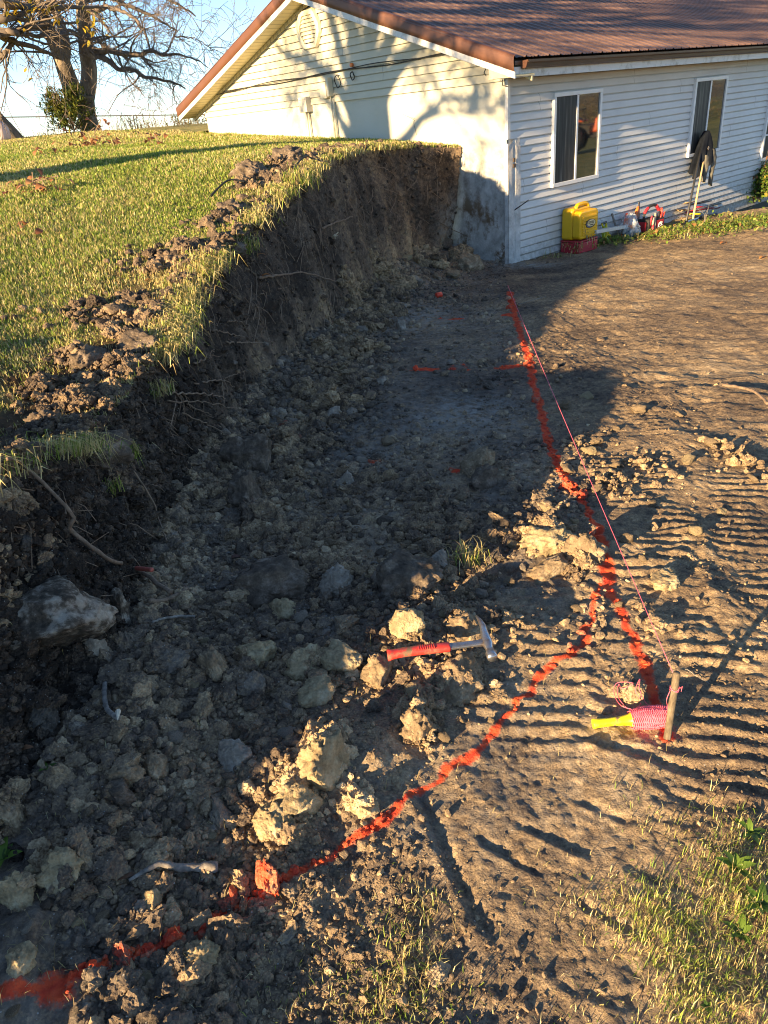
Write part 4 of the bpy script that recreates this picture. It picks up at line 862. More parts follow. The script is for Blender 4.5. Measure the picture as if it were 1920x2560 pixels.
# fringe hanging over the lip, in tufts
parts = []
for q in range(150):
    i = int(np.searchsorted(Ly, np.exp(r.uniform(math.log(1.7), math.log(10.9))))); i = min(i, NS - 1)
    n_ = int(r.uniform(40, 200)); c = np.array([Lx[i], Ly[i], Lz[i]]); dd = math.hypot(c[0], c[1])
    if fbm(np.array([c[0] * 2.2, c[1] * 2.2, 0]), 2, 151) < -.12 or (c[1] < 3.25 and r.random() < .93): continue
    P = c + np.stack([r.normal(0, .07, n_), r.normal(0, .09, n_), 0 * np.zeros(n_)], -1); wv_ = r.uniform(-.02, .08, n_); P[:, 0] += GD[0] * wv_; P[:, 1] += GD[1] * wv_
    P[:, 2] = lawn_h(P[:, 0], P[:, 1]) - .01
    parts.append(blades(P, r.uniform(.06, .17, n_), np.full(n_, .0018 + .0007 * dd), gcols(n_, .72, r), r, .8, np.array([ox[i], oy[i], 0]) * .9, .45))
grass("edge_grass", "dry grass tufts hanging over the cut edge of the lawn", parts)
# grass beside the bottom right corner and sparse stems over the near mud
parts = []
spots = [(1430, 1990, .9, 1), (1480, 2040, 1, 1), (1380, 2010, .7, 1), (1540, 1960, 1, 1.2), (1600, 1900, 1, 1.3), (1560, 1850, .6, 1), (1640, 1830, .8, 1.2), (1640, 2000, .9, 1.3), (1590, 2060, .7, 1.1), (1480, 2110, .8, 1), (1520, 2160, .9, 1), (1560, 2200, .8, 1), (1450, 2190, .5, 1), (1340, 1960, .4, .8), (1300, 1980, .3, .8), (1620, 2130, .5, 1), (1650, 2180, .4, 1), (1420, 1940, .6, 1),
         (870, 2020, .35, 1.2), (890, 2090, .5, 1.2), (860, 2150, .6, 1), (820, 2180, .45, 1), (900, 1960, .3, 1.1), (770, 2160, .35, .9), (690, 2120, .25, .9), (930, 2190, .3, 1), (1000, 2140, .15, 1), (600, 2170, .2, .8), (1380, 1760, .2, 1), (1560, 1760, .25, 1), (1500, 1800, .3, 1), (1220, 1960, .15, .8), (1230, 2180, .15, .8)]
for (dx, dy, den, hs) in spots:
    p, _ = hit(dx, dy); n_ = int(260 * den); R_ = .042
    P = np.stack([p.x + r.normal(0, R_, n_), p.y + r.normal(0, R_ * 1.1, n_)], -1); Z = floor_h(P[:, 0], P[:, 1])
    parts.append(blades(np.c_[P, Z - .003], r.uniform(.015, .042, n_) * hs, r.uniform(.0012, .0026, n_), gcols(n_, .50 if den > .5 else .7, r) * 1.15, r, 1.25))
grass("grass", "thin grass growing back over the mud in the lower right", parts)
# straw and rootlets littering the dug soil
parts = []
N = 1500; dxs = r.uniform(0, 1500, N); dys = np.where(r.random(N) < .5, r.uniform(1300, 2210, N), r.uniform(950, 2210, N)); keepp = (r.random(N) < np.where(dxs < 560, .8, .3)); pts = [hit(a, b)[0] for a, b in zip(dxs[keepp], dys[keepp])]
P = np.array([p[:] for p in pts]); parts.append(blades(P + [0, 0, .003], r.uniform(.012, .05, len(P)), r.uniform(.0009, .0016, len(P)), STRAWS[r.integers(0, 4, len(P))] * r.uniform(.5, 1.1, len(P))[:, None], r, 1.5))
grass("straw_litter", "short straws and broken rootlets littering the dug soil", parts)
for lab, dx, dy, n_, hs, dry in [("uprooted grass tuft on the rubble above the tan clods", 1010, 1215, 90, .10, .6), ("small tuft of grass fallen onto the trench rubble", 540, 1010, 70, .07, .3), ("grass tuft hanging from the nearest big sod", 270, 985, 120, .10, .5), ("grass tuft hanging lower on the bank end", 240, 1060, 80, .07, .3),
                                 ("tuft of white dry roots hanging from the bank edge", 345, 850, 110, .10, .9), ("grass tuft flopping over the bank edge by the cable", 530, 540, 140, .16, .6), ("thick green tuft on the corner of the bank", 640, 400, 160, .2, .45), ("pale grass tuft drooping from the middle of the edge", 410, 705, 120, .13, .7)]:
    p, _ = hit(dx, dy); P = np.array(p[:]) + np.c_[r.normal(0, hs * .35, n_), r.normal(0, hs * .35, n_), r.normal(0, hs * .1, n_)]
    V, q, t, c = blades(P, r.uniform(.6, 1.4, n_) * hs, np.full(n_, .0022 + .0006 * p.y), gcols(n_, dry, r), r, 1.0, None, .25)
    tag(mesh_np("grass_tuft", V, [q, t], M['grass'], attrs={'tone': c}, smooth=False), lab, "grass tuft")
# broad leaved weeds in the lower right grass
def leaf_mesh(mb, p, ax, up, ln, wd, col, curl=.3):
    ax = Vector(ax).normalized(); s_ = ax.cross(Vector(up)).normalized(); u_ = s_.cross(ax).normalized(); pts = []
    for t, k in ((0, .12), (.25, .75), (.55, 1), (.8, .65), (1, .05)):
        c = Vector(p) + ax * ln * t + u_ * (curl * ln * (t - t * t * 1.6)); pts.append((c - s_ * wd * k * .5 + u_ * wd * .12 * k, c, c + s_ * wd * k * .5 + u_ * wd * .12 * k))
    mb.cc = (*col, 1); b = [v for q in pts for v in q]; mb.add(b, [(3 * i + j, 3 * i + j + 1, 3 * i + j + 4, 3 * i + j + 3) for i in range(4) for j in range(2)])
for lab, dx, dy, n_, ln in [("broad leaved weed with an upright leaf in the lower right grass", 1590, 1880, 7, .045), ("dark broad leaved weed at the right picture edge", 1640, 1960, 8, .045), ("weed with pale leaves low in the right corner", 1600, 2020, 6, .035), ("small round leaved weed near the bottom right corner", 1525, 2180, 5, .02), ("weed leaves above the lower right grass", 1620, 1800, 6, .035), ("tiny green sprout on the shaded dark soil", 375, 1510, 6, .03), ("pale sprout beside the shaded clods", 100, 1665, 4, .03), ("green sprout at the left edge near the clay lump", 8, 1860, 6, .05)]:
    p, _ = hit(dx, dy); mb = MB()
    for q in range(n_):
        a = q * 2.4 + dx; leaf_mesh(mb, Vector(p) + Vector((0, 0, .004)), (math.cos(a), math.sin(a), random.uniform(.3, 1.3)), (0, 0, 1), ln * random.uniform(.7, 1.3), ln * .42, random.choice([(.10, .19, .03), (.15, .24, .04), (.07, .13, .03)]))
    tag(mb.build("weed", M['leaf'], smooth=True, col=True), lab, "weed")
# fallen leaves
for lab, dx, dy, sz_, cc in [("brown fallen leaf at the end of the weathered stick", 250, 1905, .045, (.17, .085, .05)), ("reddish leaf standing on the dark slab's upper edge", 498, 1210, .05, (.16, .075, .055)), ("brown leaf on the dark bank in the left shade", 45, 1625, .035, (.22, .11, .06)), ("orange leaf on the grass beside the corner sod", 312, 610, .06, (.5, .2, .05)), ("orange leaf by the wall on the lawn edge", 775, 300, .12, (.50, .20, .07)), ("orange leaf on the bank edge grass", 565, 600, .09, (.55, .2, .05)), ("tan leaf on the lawn below the leaf cluster", 555, 555, .08, (.45, .2, .08)),
                        ("dry leaf on the dirt by the green strip", 1640, 560, .12, (.5, .25, .08)), ("fallen leaf among the weeds near the shovels", 1555, 528, .12, (.45, .18, .06))]:
    p, nr_ = hit(dx, dy); mb = MB(); leaf_mesh(mb, Vector(p) + Vector((0, 0, .006)), (1, .3, .25), (0, 0, 1), sz_, sz_ * .6, cc, .5); tag(mb.build("fallen_leaf", M['leaf'], smooth=True, col=True), lab, "leaf")
for lab, dx, dy, n_, sp in [("taller cluster of dry brown oak leaves on the lawn below the tree", 205, 318, 46, .42), ("low cluster of dry brown leaves at the lawn's left", 95, 418, 26, .22), ("small bunch of brown leaves right of the taller leaf cluster", 342, 316, 14, .22), ("brown leaf scraps in the grass by the left edge", 60, 510, 5, .10), ("few brown leaves lying on the lawn's upper left", 105, 335, 7, .3)]:
    p, _ = hit(dx, dy); g = tag(empty("leaf_cluster", p), lab, "leaves")
    for q in range(n_):
        o = Vector((random.gauss(0, sp * .5), random.gauss(0, sp * .35), abs(random.gauss(0, sp * (.42 if q % 3 else .2)))))
        a = random.uniform(0, 6.28); k = .030 + .0036 * p.y; mb = MB(); leaf_mesh(mb, o, (math.cos(a), math.sin(a), random.uniform(-.6, .8)), (random.random(), 0, 1), k * 1.5, k, random.choice([(.30, .12, .06), (.38, .17, .08), (.22, .09, .05), (.45, .24, .12)]), .6); mb.build("leaf", M['leaf'], g, smooth=True, col=True)
    if n_ > 12:
        mb = MB()
        for q in range(4): mb.tube([Vector((0, 0, -.05)), Vector((random.gauss(0, sp * .3), 0, sp * .5)), Vector((random.gauss(0, sp * .5), 0, sp * random.uniform(.6, 1)))], .006, 4)
        mb.build("stems", M['bark_root'], g)

# ------------------------------------------------------------------ roots, sticks
bpy.context.view_layer.update(); _dg = bpy.context.evaluated_depsgraph_get()
n = NT('bark_pale'); M['bark_pale'] = n.fin(n.ramp(n.noise(50, 7, .7), [(.3, (.10, .085, .07)), (.55, (.24, .21, .18)), (.75, (.42, .38, .33))]), .85, n.bump(n.noise(120, 5), .6, .003))
plain('split_wood', (.62, .55, .42), .8, .15, 60)
def path3(pts, lift=.0, out=0.0):
    """picture points -> surface points, lifted along the surface normal"""
    P = []
    for q in pts:
        p, nr_ = hit(q[0], q[1]); l = q[2] if len(q) > 2 else lift; P.append(Vector(p) + nr_ * (l) + Vector((0, 0, l * .3)))
    return P
def smooth_path(P, n_=24, jit=0):
    P = [Vector(p) for p in P]; out_ = []
    for i in range(len(P) - 1):
        a, b, c, d_ = P[max(i - 1, 0)], P[i], P[i + 1], P[min(i + 2, len(P) - 1)]
        m_ = max(2, n_ // (len(P) - 1))
        for k in range(m_):
            t = k / m_; q = .5 * ((2 * b) + (c - a) * t + (2 * a - 5 * b + 4 * c - d_) * t * t + (3 * b - a - 3 * c + d_) * t ** 3); out_.append(q + Vector((random.gauss(0, jit), random.gauss(0, jit), random.gauss(0, jit))))
    return out_ + [P[-1]]
def stick(name, pts, r0, r1, mat, label, cat, jit=.0012, lift=.012, group=None, n_=22):
    P = smooth_path(path3(pts, lift), n_, jit); mb = MB(); m_ = len(P); mb.tube(P, [(r0 + (r1 - r0) * i / (m_ - 1)) * random.uniform(.88, 1.12) for i in range(m_)], 7); return tag(mb.build(name, M[mat], smooth=True), label, cat, group)
br = stick("branch", [(28, 985, .05), (75, 1045, .06), (125, 1110, .06), (170, 1175, .06), (230, 1215, .06), (300, 1250, .055), (388, 1290, .045)], .0055, .0095, 'bark_root', "long bent branch sloping down past the big boulder", "branch", .002, n_=40)
mb = MB()
for a, b in [(((75, 1045), (60, 975)), 0), (((150, 1145), (125, 1040)), 0), (((125, 1110), (150, 1080)), 0)]:
    mb = MB(); P = smooth_path(path3([a[0], a[1]], .035), 8, .003); mb.tube(P, [.003 - .002 * i / (len(P) - 1) for i in range(len(P))], 5); mb.build("twig", M['bark_root'], br, smooth=True)
P = path3([(305, 1252), (330, 1264)], .056); plain('red_paint', (.42, .10, .07), .7, .2, 60); mb = MB(); mb.tube(smooth_path(P, 8), .0092, 7); mb.build("painted_stretch", M['red_paint'], br, smooth=True)
stick("root", [(330, 1305, .02), (365, 1298, .02), (410, 1275, .015)], .010, .008, 'bark_root', "short thick root under the lower end of the bent branch", "root")
stick("stick", [(328, 1348, .012), (375, 1338, .014), (418, 1330, .016)], .0045, .006, 'bark_pale', "short straight stick right of the big boulder", "stick")
sp_ = stick("stick", [(218, 1480, .02), (240, 1525, .02), (253, 1553, .02)], .0085, .008, 'bark_pale', "splintered stick with a white broken tip in the left shade", "stick")
P = path3([(252, 1550), (263, 1572)], .022); mb = MB(); mb.tube(smooth_path(P, 5), [.008, .0075, .006, .004, .002, .001][:len(smooth_path(P, 5))], 6); mb.build("broken_tip", M['split_wood'], sp_, smooth=False)
stick("stick", [(272, 1900, .012), (340, 1880, .016), (400, 1880, .016), (475, 1883, .014)], .004, .0135, 'bark_pale', "weathered grey stick lying above the slanting red line", "stick")
stick("root", [(288, 1030, .03), (320, 1085, .03), (345, 1130, .02), (358, 1175, .015)], .0045, .004, 'bark_root', "forked root hanging on the bank beside the big boulder", "root")
stick("twig", [(1350, 1500, .008), (1360, 1480, .008)], .001, .001, 'bark_root', "tiny twig by the string reel", "twig")
stick("twig", [(1480, 1450, .008), (1515, 1470, .008), (1530, 1482, .008)], .0018, .0012, 'bark_pale', "thin twig on the ground right of the stake", "twig")
stick("root", [(1560, 840, .02), (1620, 855, .03), (1659, 885, .03)], .010, .008, 'bark_root', "root lying across the sunlit dirt at the right edge", "root")
stick("twig", [(1120, 660, .01), (1180, 645, .02)], .003, .002, 'bark_pale', "pale twig across the red line near the house", "twig")
for q, (pts, r0) in enumerate([([(690, 495, .03), (715, 480, .05), (750, 478, .07)], .008), ([(555, 604, .03), (600, 600, .06), (650, 610, .09), (715, 630, .12)], .008), ([(490, 700, .02), (530, 690, .08)], .004), ([(455, 720, .03), (515, 735, .07)], .004), ([(480, 745, .03), (560, 752, .06)], .005), ([(410, 790, .03), (450, 775, .07), (480, 760, .10)], .004), ([(415, 835, .02), (470, 830, .05), (510, 838, .07)], .004), ([(365, 855, .03), (430, 870, .08), (500, 900, .12)], .0045), ([(370, 865, .03), (440, 890, .07), (520, 905, .1)], .0035), ([(400, 880, .02), (450, 905, .05)], .003), ([(390, 900, .02), (460, 935, .06), (500, 935, .08)], .0035), ([(480, 820, .02), (520, 800, .05)], .0025),
                           ([(670, 515, .03), (690, 580, .04), (710, 660, .03)], .004), ([(685, 480, .04), (700, 540, .05), (705, 570, .04)], .0035), ([(820, 410, .03), (850, 420, .06), (885, 455, .08)], .004), ([(795, 360, .03), (830, 375, .06), (860, 400, .06)], .004), ([(900, 500, .02), (905, 560, .04)], .003), ([(640, 450, .02), (645, 520, .04), (650, 560, .05)], .004), ([(650, 660, .02), (640, 720, .04)], .003), ([(870, 460, .02), (873, 520, .03)], .003), ([(560, 640, .02), (610, 620, .05)], .003), ([(760, 430, .02), (780, 470, .05), (778, 560, .05)], .0035)]):
    stick("root", pts, r0 * 1.35, r0 * .7, 'bark_root', "thin root sticking out of the dark cut face of the bank", "root", .004, .03, "roots sticking out of the bank")
mb = MB(); rg = np.random.default_rng(90)
for q in range(620):
    i = int(rg.integers(np.searchsorted(Ly, 2.0), NS - 6)); k = int(K * rg.beta(1.1, 2.2)); p = Vector(BV[i, k]); o_ = Vector((ox[i], oy[i], 0)); l_ = rg.uniform(.05, .28) * (1 + .05 * p.y); al = Vector((-oy[i], ox[i], 0)) * rg.normal(0, .35)
    P = [p, p + o_ * .03 + (al + Vector((0, 0, -.45))) * l_ * .5, p + o_ * rg.uniform(.01, .06) + (al * 1.6 + Vector((0, 0, -rg.uniform(.4, 1)))) * l_]
    mb.tube(P, [.0010 + .00038 * p.y] * 3, 3, False)
tag(mb.build("rootlets", M['bark_root']), "fine pale rootlets hanging down the dark cut bank", None, None, 'stuff')
p, nr_ = hit(718, 515); mb = MB()
for q in range(7): mb.tube([Vector(p) + nr_ * .02, Vector(p) + nr_ * .06 + Vector((random.uniform(.0, .06), random.uniform(-.04, .04), random.uniform(-.06, .03)))], [.014, .004], 5)
tag(mb.build("root_stub", M['split_wood']), "pale splintered stump of a cut root in the bank face", "root stub")
# black cable showing on the lawn edge in two loops
stick("cable", [(440, 445, .0), (455, 425, .05), (490, 400, .08), (525, 392, .03)], .009, .009, 'cable_black', "black cable looping out of the lawn near the bank edge", "cable", 0)
stick("cable", [(632, 368, .02), (660, 350, .05), (685, 345, .08), (692, 348, .06)], .009, .007, 'cable_black', "short black cable end poking out under the corner sod", "cable", 0)

# ------------------------------------------------------------------ hammer
def muddy(name, col, rough, lo=.54):
    n = NT(name); m_ = n.math('ADD', n.noise(22, 7, .7), n.math('MULTIPLY', n.noise(120, 4), .15)); f_ = n.mapr(m_, lo + .06, lo + .16)
    M[name] = n.fin(n.mix(f_, col, (.17, .115, .07)), n.mapr(f_, 0, 1, rough, .95), n.bump(m_, .2, .003))
muddy('rubber_red', (.62, .045, .035), .4)
n = NT('steel'); v = n.noise(18, 7, .7); M['steel'] = n.fin(n.mix(n.mapr(v, .45, .65), (.34, .36, .40), (.16, .11, .08)), n.mapr(v, .4, .7, .25, .6), n.bump(n.noise(60, 4), .15, .002), .85)
P0, _ = hit(838, 1428); P1, _ = hit(1052, 1436)
zt = max(P0.z, P1.z) + .022; P0 = Vector((P0.x, P0.y, zt + .008)); P1 = Vector((P1.x, P1.y + .01, zt + .004))
ax = (P1 - P0).normalized(); LEN = (P1 - P0).length; sd_ = Vector((0, 0, 1)).cross(ax).normalized(); nu = ax.cross(sd_)
ham = tag(empty("hammer", P0), "claw hammer with red rubber grip lying on a soil heap", "hammer")
def hm(u, v, w): return ax * u + sd_ * v + nu * w
mb = MB(); sec = []
for t, hw, th in [(0, .017, .012), (.008, .021, .014), (.05, .0165, .013), (.12, .0150, .0125), (.2, .0165, .0125), (.3, .0158, .012), (.42, .0165, .012), (.52, .0172, .012), (.62, .0175, .0115), (.635, .0165, .010)]:
    sec.append((t * LEN, hw, th))
for i in range(21): pass
vs = []; n8 = 10
for u, hw, th in sec:
    dn = -.006 * math.exp(-((u) / .04) ** 2)
    for k in range(n8):
        a = 2 * math.pi * k / n8; vs.append(hm(u, hw * math.copysign(abs(math.cos(a)) ** .6, math.cos(a)) + dn, th * math.copysign(abs(math.sin(a)) ** .6, math.sin(a))))
mb.add(vs, [(i * n8 + k, i * n8 + (k + 1) % n8, (i + 1) * n8 + (k + 1) % n8, (i + 1) * n8 + k) for i in range(len(sec) - 1) for k in range(n8)] + [tuple(range(n8)), tuple((len(sec) - 1) * n8 + k for k in range(n8))])
for k in range(8):
    u = LEN * (.32 + .022 * k); mb.box(hm(u, 0, .0125), (.003, .026, .003), Matrix((ax, sd_, nu)).transposed())
mb.build("grip", M['rubber_red'], ham, smooth=True)
mb = MB(); vs = []; sh = [(.60, .014, .007), (.72, .0135, .0065), (.85, .0125, .0065), (.95, .0135, .008), (1.0, .015, .009)]
for u, hw, th in sh:
    for b, c in ((-1, -.6), (-1, .6), (-.6, 1), (.6, 1), (1, .6), (1, -.6), (.6, -1), (-.6, -1)): vs.append(hm(u * LEN, b * hw, c * th))
mb.add(vs, [(i * 8 + k, i * 8 + (k + 1) % 8, (i + 1) * 8 + (k + 1) % 8, (i + 1) * 8 + k) for i in range(4) for k in range(8)] + [tuple(range(8)), tuple(32 + k for k in range(8))]); mb.build("shank", M['steel'], ham, bevel=.0015)
mb = MB(); vs = []
hs_ = [(-.068, .015, .015, 0), (-.060, .0165, .0165, 0), (-.046, .0165, .0165, 0), (-.042, .0125, .0125, 0), (-.022, .0125, .013, 0), (-.014, .016, .016, 0), (.014, .016, .016, 0), (.04, .0125, .013, .001), (.07, .0105, .010, .004), (.10, .007, .008, -.001), (.122, .0025, .004, -.008)]
for v, hw, th, cu in hs_:
    for k in range(10):
        a = 2 * math.pi * k / 10; vs.append(hm(LEN + .004 + cu + 1.1 * hw * math.cos(a), v * 1.18, th * math.sin(a)))
mb.add(vs, [(i * 10 + k, i * 10 + (k + 1) % 10, (i + 1) * 10 + (k + 1) % 10, (i + 1) * 10 + k) for i in range(len(hs_) - 1) for k in range(10)] + [tuple(range(10)), tuple((len(hs_) - 1) * 10 + k for k in range(10))]); mb.build("head", M['steel'], ham, smooth=True)

# ------------------------------------------------------------------ stake, string line, reel
n = NT('stake_wood'); M['stake_wood'] = n.fin(n.ramp(n.noise(70, 6, .7, n.scale((1, 1, .25))), [(.3, (.055, .04, .027)), (.5, (.15, .115, .075)), (.7, (.27, .215, .15))]), .85, n.bump(n.noise(160, 5), .6, .002))
plain('string_pink', (.82, .15, .22), .7, .2, 80)
muddy('reel_yellow', (.78, .68, .015), .35, .60)
SB, _ = hit(1441, 1595); ms = pxm(SB); SH = .158 * (pxm(SB) / .00137) ** 1.0
def up_to(p, dx, dy):
    """height above p at which a vertical pole at p meets the sight line of (dx, dy)"""
    d_ = raydir(dx, dy); t = math.hypot(p.x, p.y) / math.hypot(d_.x, d_.y); return CZ + d_.z * t
zt = up_to(SB, 1460, 1452); ST = Vector((SB.x + .004, SB.y, zt)); 
d_ = raydir(1462, 1453); k = SB.y / d_.y; ST = Vector((0, 0, CZ)) + d_ * k
stake = tag(empty("stake", SB), "round wooden stake driven in beside the pink string reel", "stake")
mb = MB(); axs = (ST - SB); P = [axs * t for t in (-.15, 0, .2, .45, .7, .9, .985, 1.0)]; mb.tube(P, [.0098, .0102, .0100, .0098, .0100, .0103, .0100, .0085], 14); mb.build("shaft", M['stake_wood'], stake, smooth=True)
mb = MB()
for q in range(3): mb.tube([axs * (.76 + .012 * q) + Vector((math.cos(t) * .0118, math.sin(t) * .0118, .004 * math.sin(t * 2 + q))) for t in np.linspace(0, 6.28, 18)], .0011, 5)
mb.tube([axs * .77 + Vector((.011, -.004, 0)), axs * .79 + Vector((.018, -.006, .006)), axs * .765 + Vector((.016, -.008, -.004))], .0011, 5)
mb.build("string_knot", M['string_pink'], stake, smooth=True)
E0, _ = hit(1097, 622); E1 = SB + axs * .985 + Vector((-.008, .004, 0))
mb = MB(); mb.tube([E1 + (E0 + Vector((0, 0, .03)) - E1) * t + Vector((0, 0, -.012 * math.sin(math.pi * t))) for t in np.linspace(0, 1, 30)], [.0011 + .0022 * t for t in np.linspace(0, 1, 30)], 6)
tag(mb.build("string_line", M['string_pink'], smooth=True), "taut pink string line stretched from the stake to the house corner", "string")
RA, _ = hit(1279, 1572); RB, _ = hit(1445, 1556); zr = max(RA.z, RB.z); m = pxm(RA)
RA = Vector((RA.x, RA.y, zr + .016)); RB = Vector((RB.x - .004, RB.y - .004, zr + .024)); ax = (RB - RA).normalized(); LR = (RB - RA).length; sd_ = Vector((0, 0, 1)).cross(ax).normalized(); nu = ax.cross(sd_)
MR = Matrix((sd_, nu, ax)).transposed().to_4x4()
reel = tag(empty("string_reel", RA), "yellow plastic reel wound full of pink string beside the stake", "string reel")
mb = MB(); mb.lathe([(.0125, 0), (.0145, .002), (.0130, .02), (.0122, .05), (.0140, LR * .40), (.0165, LR * .475), (.020, LR * .50), (.023, LR * .53), (.012, LR * .545)], 18, MR); mb.build("handle", M['reel_yellow'], reel, smooth=True)
mb = MB(); mb.lathe([(.010, LR * .5), (.010, LR * .97), (.022, LR * .975), (.023, LR * 1.0), (.015, LR * 1.015), (.006, LR * 1.016)], 16, MR); mb.build("flange", M['reel_yellow'], reel, smooth=True)
mb = MB(); pts = []
for layer in range(5):
    N_ = 110; u0, u1 = .535, .965
    for i in range(N_):
        t = i / N_; tt_ = t if layer % 2 == 0 else 1 - t; u = LR * (u0 + (u1 - u0) * tt_); bul = .0255 + .0085 * math.sin(math.pi * tt_) ** .6 + random.uniform(-.0012, .0012)
        a = i * 1.05 + layer * 1.7; pts.append(MR @ Vector((bul * math.cos(a), bul * math.sin(a), u + .013 * math.sin(a + layer * 1.3))))
mb.tube(pts, .0017, 5); ws_ = mb.build("wound_string", M['string_pink'], reel, smooth=True)
mb = MB(); mb.lathe([(.022, LR * .535), (.030, LR * .65), (.0318, LR * .75), (.030, LR * .85), (.022, LR * .965)], 16, MR)
plain('string_gap_shade', (.50, .045, .10), .8, .2, 90); mb.build("inner_winding", M['string_gap_shade'], ws_, smooth=True)  # darker red core paints the shade in the gaps between the turns
mb = MB()
a0 = RA + MR.to_3x3() @ Vector((0, .026, LR * .9)); kn = SB + axs * .77 + Vector((-.012, -.003, 0))
P = [kn, kn + Vector((-.010, -.006, -.03)), a0 + Vector((.010, -.012, .02)), a0 + Vector((.004, -.024, -.012)), a0 + Vector((-.018, -.026, -.03))]
mb.tube(smooth_path(P, 24), .0011, 5); mb.build("loose_end", M['string_pink'], reel, smooth=True)
lp = path3([(1378, 1558, .03), (1345, 1530, .012), (1328, 1500, .012), (1335, 1484, .02), (1365, 1484, .026), (1350, 1490, .02), (1338, 1492, .02), (1330, 1515, .02), (1345, 1528, .01), (1365, 1540, .012), (1385, 1530, .014), (1380, 1508, .014), (1372, 1490, .016), (1382, 1482, .02), (1376, 1494, .018), (1388, 1520, .014), (1405, 1545, .03)], .012)
mb = MB(); mb.tube([p - RA + Vector((0, 0, 0)) for p in smooth_path(lp, 80)], .0011, 5); mb.build("loose_loop", M['string_pink'], reel, smooth=True)
reel_fix = [c for c in reel.children if c.name.startswith(('loose_end',))]
for c in reel_fix:
    for v in c.data.vertices: v.co -= RA
# orange cap
p, _ = hit(948, 642); m = pxm(p); plain('cap_orange', (.85, .07, .03), .35, .05, 30)
mb = MB(); MM = Matrix.Translation(p + Vector((0, 0, .026))) @ Matrix.Rotation(R(90), 4, 'Y') @ Matrix.Rotation(R(-25), 4, 'X'); mb.lathe([(.026, -.038), (.031, -.034), (.032, .0), (.033, .036), (.026, .036), (.024, .010)], 20, MM)
tag(mb.build("spray_cap", M['cap_orange'], smooth=True), "bright orange spray can cap lying near the rubble by the wall", "cap")

# ------------------------------------------------------------------ trees
n = NT('bark'); v = n.noise(5, 8, .7, n.scale((1, 1, .35))); M['bark'] = n.fin(n.ramp(v, [(.35, (.09, .068, .05)), (.52, (.25, .195, .135)), (.7, (.40, .33, .24))]), .9, n.bump(n.noise(18, 7, .7, n.scale((1, 1, .3))), .9, .04))
n = NT('twig_bark'); M['twig_bark'] = n.fin(n.mix(n.mapr(n.noise(6, 4), .3, .7), (.085, .066, .054), (.20, .155, .12)), .9)
def on_depth(zx, zy, Y, sc=.3134):
    """point seen at crop pixel (zx, zy) standing Y metres away"""
    d_ = raydir(zx * sc / D, zy * sc / D); return Vector((0, 0, CZ)) + d_ * (Y / d_.y)
def curve_tube(mb, P, rad, n_=18, sides=7, jit=0):
    Q = smooth_path(P, n_, jit); m_ = len(Q); rr_ = np.interp(np.linspace(0, 1, m_), np.linspace(0, 1, len(rad)), rad); mb.tube(Q, list(rr_), sides); return Q, rr_
def grow(mb, p, d, ln, r0, depth, rg, droop=.12, kids=4, tips=None, mn=.006):
    ns_ = 5; P = [Vector(p)]; d = Vector(d).normalized()
    for i in range(ns_):
        d = (d + Vector(rg.normal(0, .17, 3)) + Vector((0, 0, -droop if depth < 2 else .05))).normalized(); P.append(P[-1] + d * ln / ns_)
    rad = [max(mn, r0 * (1 - .75 * i / ns_)) for i in range(ns_ + 1)]; mb.tube(P, rad, 5 if r0 > .02 else 4 if r0 > .012 else 3, False)
    if tips is not None: tips.append(P[-1])
    if depth <= 0: return
    for k in range(kids):
        t = rg.uniform(.25, 1.0); i = min(ns_ - 1, int(t * ns_)); q = P[i] + (P[i + 1] - P[i]) * (t * ns_ - i)
        dd = (P[i + 1] - P[i]).normalized(); side_ = dd.cross(Vector(rg.normal(0, 1, 3))).normalized(); nd = dd * rg.uniform(.35, .9) + side_ * rg.uniform(.5, 1.0)
        grow(mb, q, nd, ln * rg.uniform(.42, .72), max(mn, r0 * (1 - .75 * t) * .65), depth - 1, rg, droop, kids, tips, mn)
YT = 22.0; rg = np.random.default_rng(3)
b0 = on_depth(735, 1085, YT); tree = tag(empty("tree", b0), "bare twin trunked tree standing on the lawn crest by the fence", "tree")
def rel(P): return [p - b0 for p in P]
def path_d(pts, dy=None): return rel([on_depth(q[0], q[1], YT + (q[2] if len(q) > 2 else 0)) for q in pts])
mpt = YT * .3134 / F_PX / .8725 * 1.0 * .93
mb = MB(); tips = []
curve_tube(mb, path_d([(742, 1140), (738, 1085), (712, 1000), (690, 910), (668, 830), (655, 770)]), [88 * mpt, 72 * mpt, 60 * mpt, 58 * mpt, 68 * mpt, 74 * mpt], 20, 12)
stems = [([(625, 800, -.1), (570, 690, -.2), (520, 560, -.4), (480, 440, -.5), (425, 320, -.6), (375, 200, -.7), (335, 80, -.8), (300, -80, -1)], [62, 56, 50, 46, 40, 34, 28, 24]), ([(500, 480, -.3), (515, 380, 0), (500, 250, .2), (460, 130, .4), (420, 20, .5), (395, -120, .6)], [44, 36, 30, 26, 22, 16]),
         ([(680, 800, .1), (705, 680, .2), (712, 560, .3), (695, 430, .3), (680, 300, .2), (665, 150, 0), (655, 0, -.1), (650, -150, -.1)], [56, 50, 48, 48, 44, 40, 36, 30])]
for P, w_ in stems: curve_tube(mb, path_d(P), [q * mpt for q in w_], 30, 9)
mb.build("trunk", M['bark'], tree, smooth=True)
mb = MB()
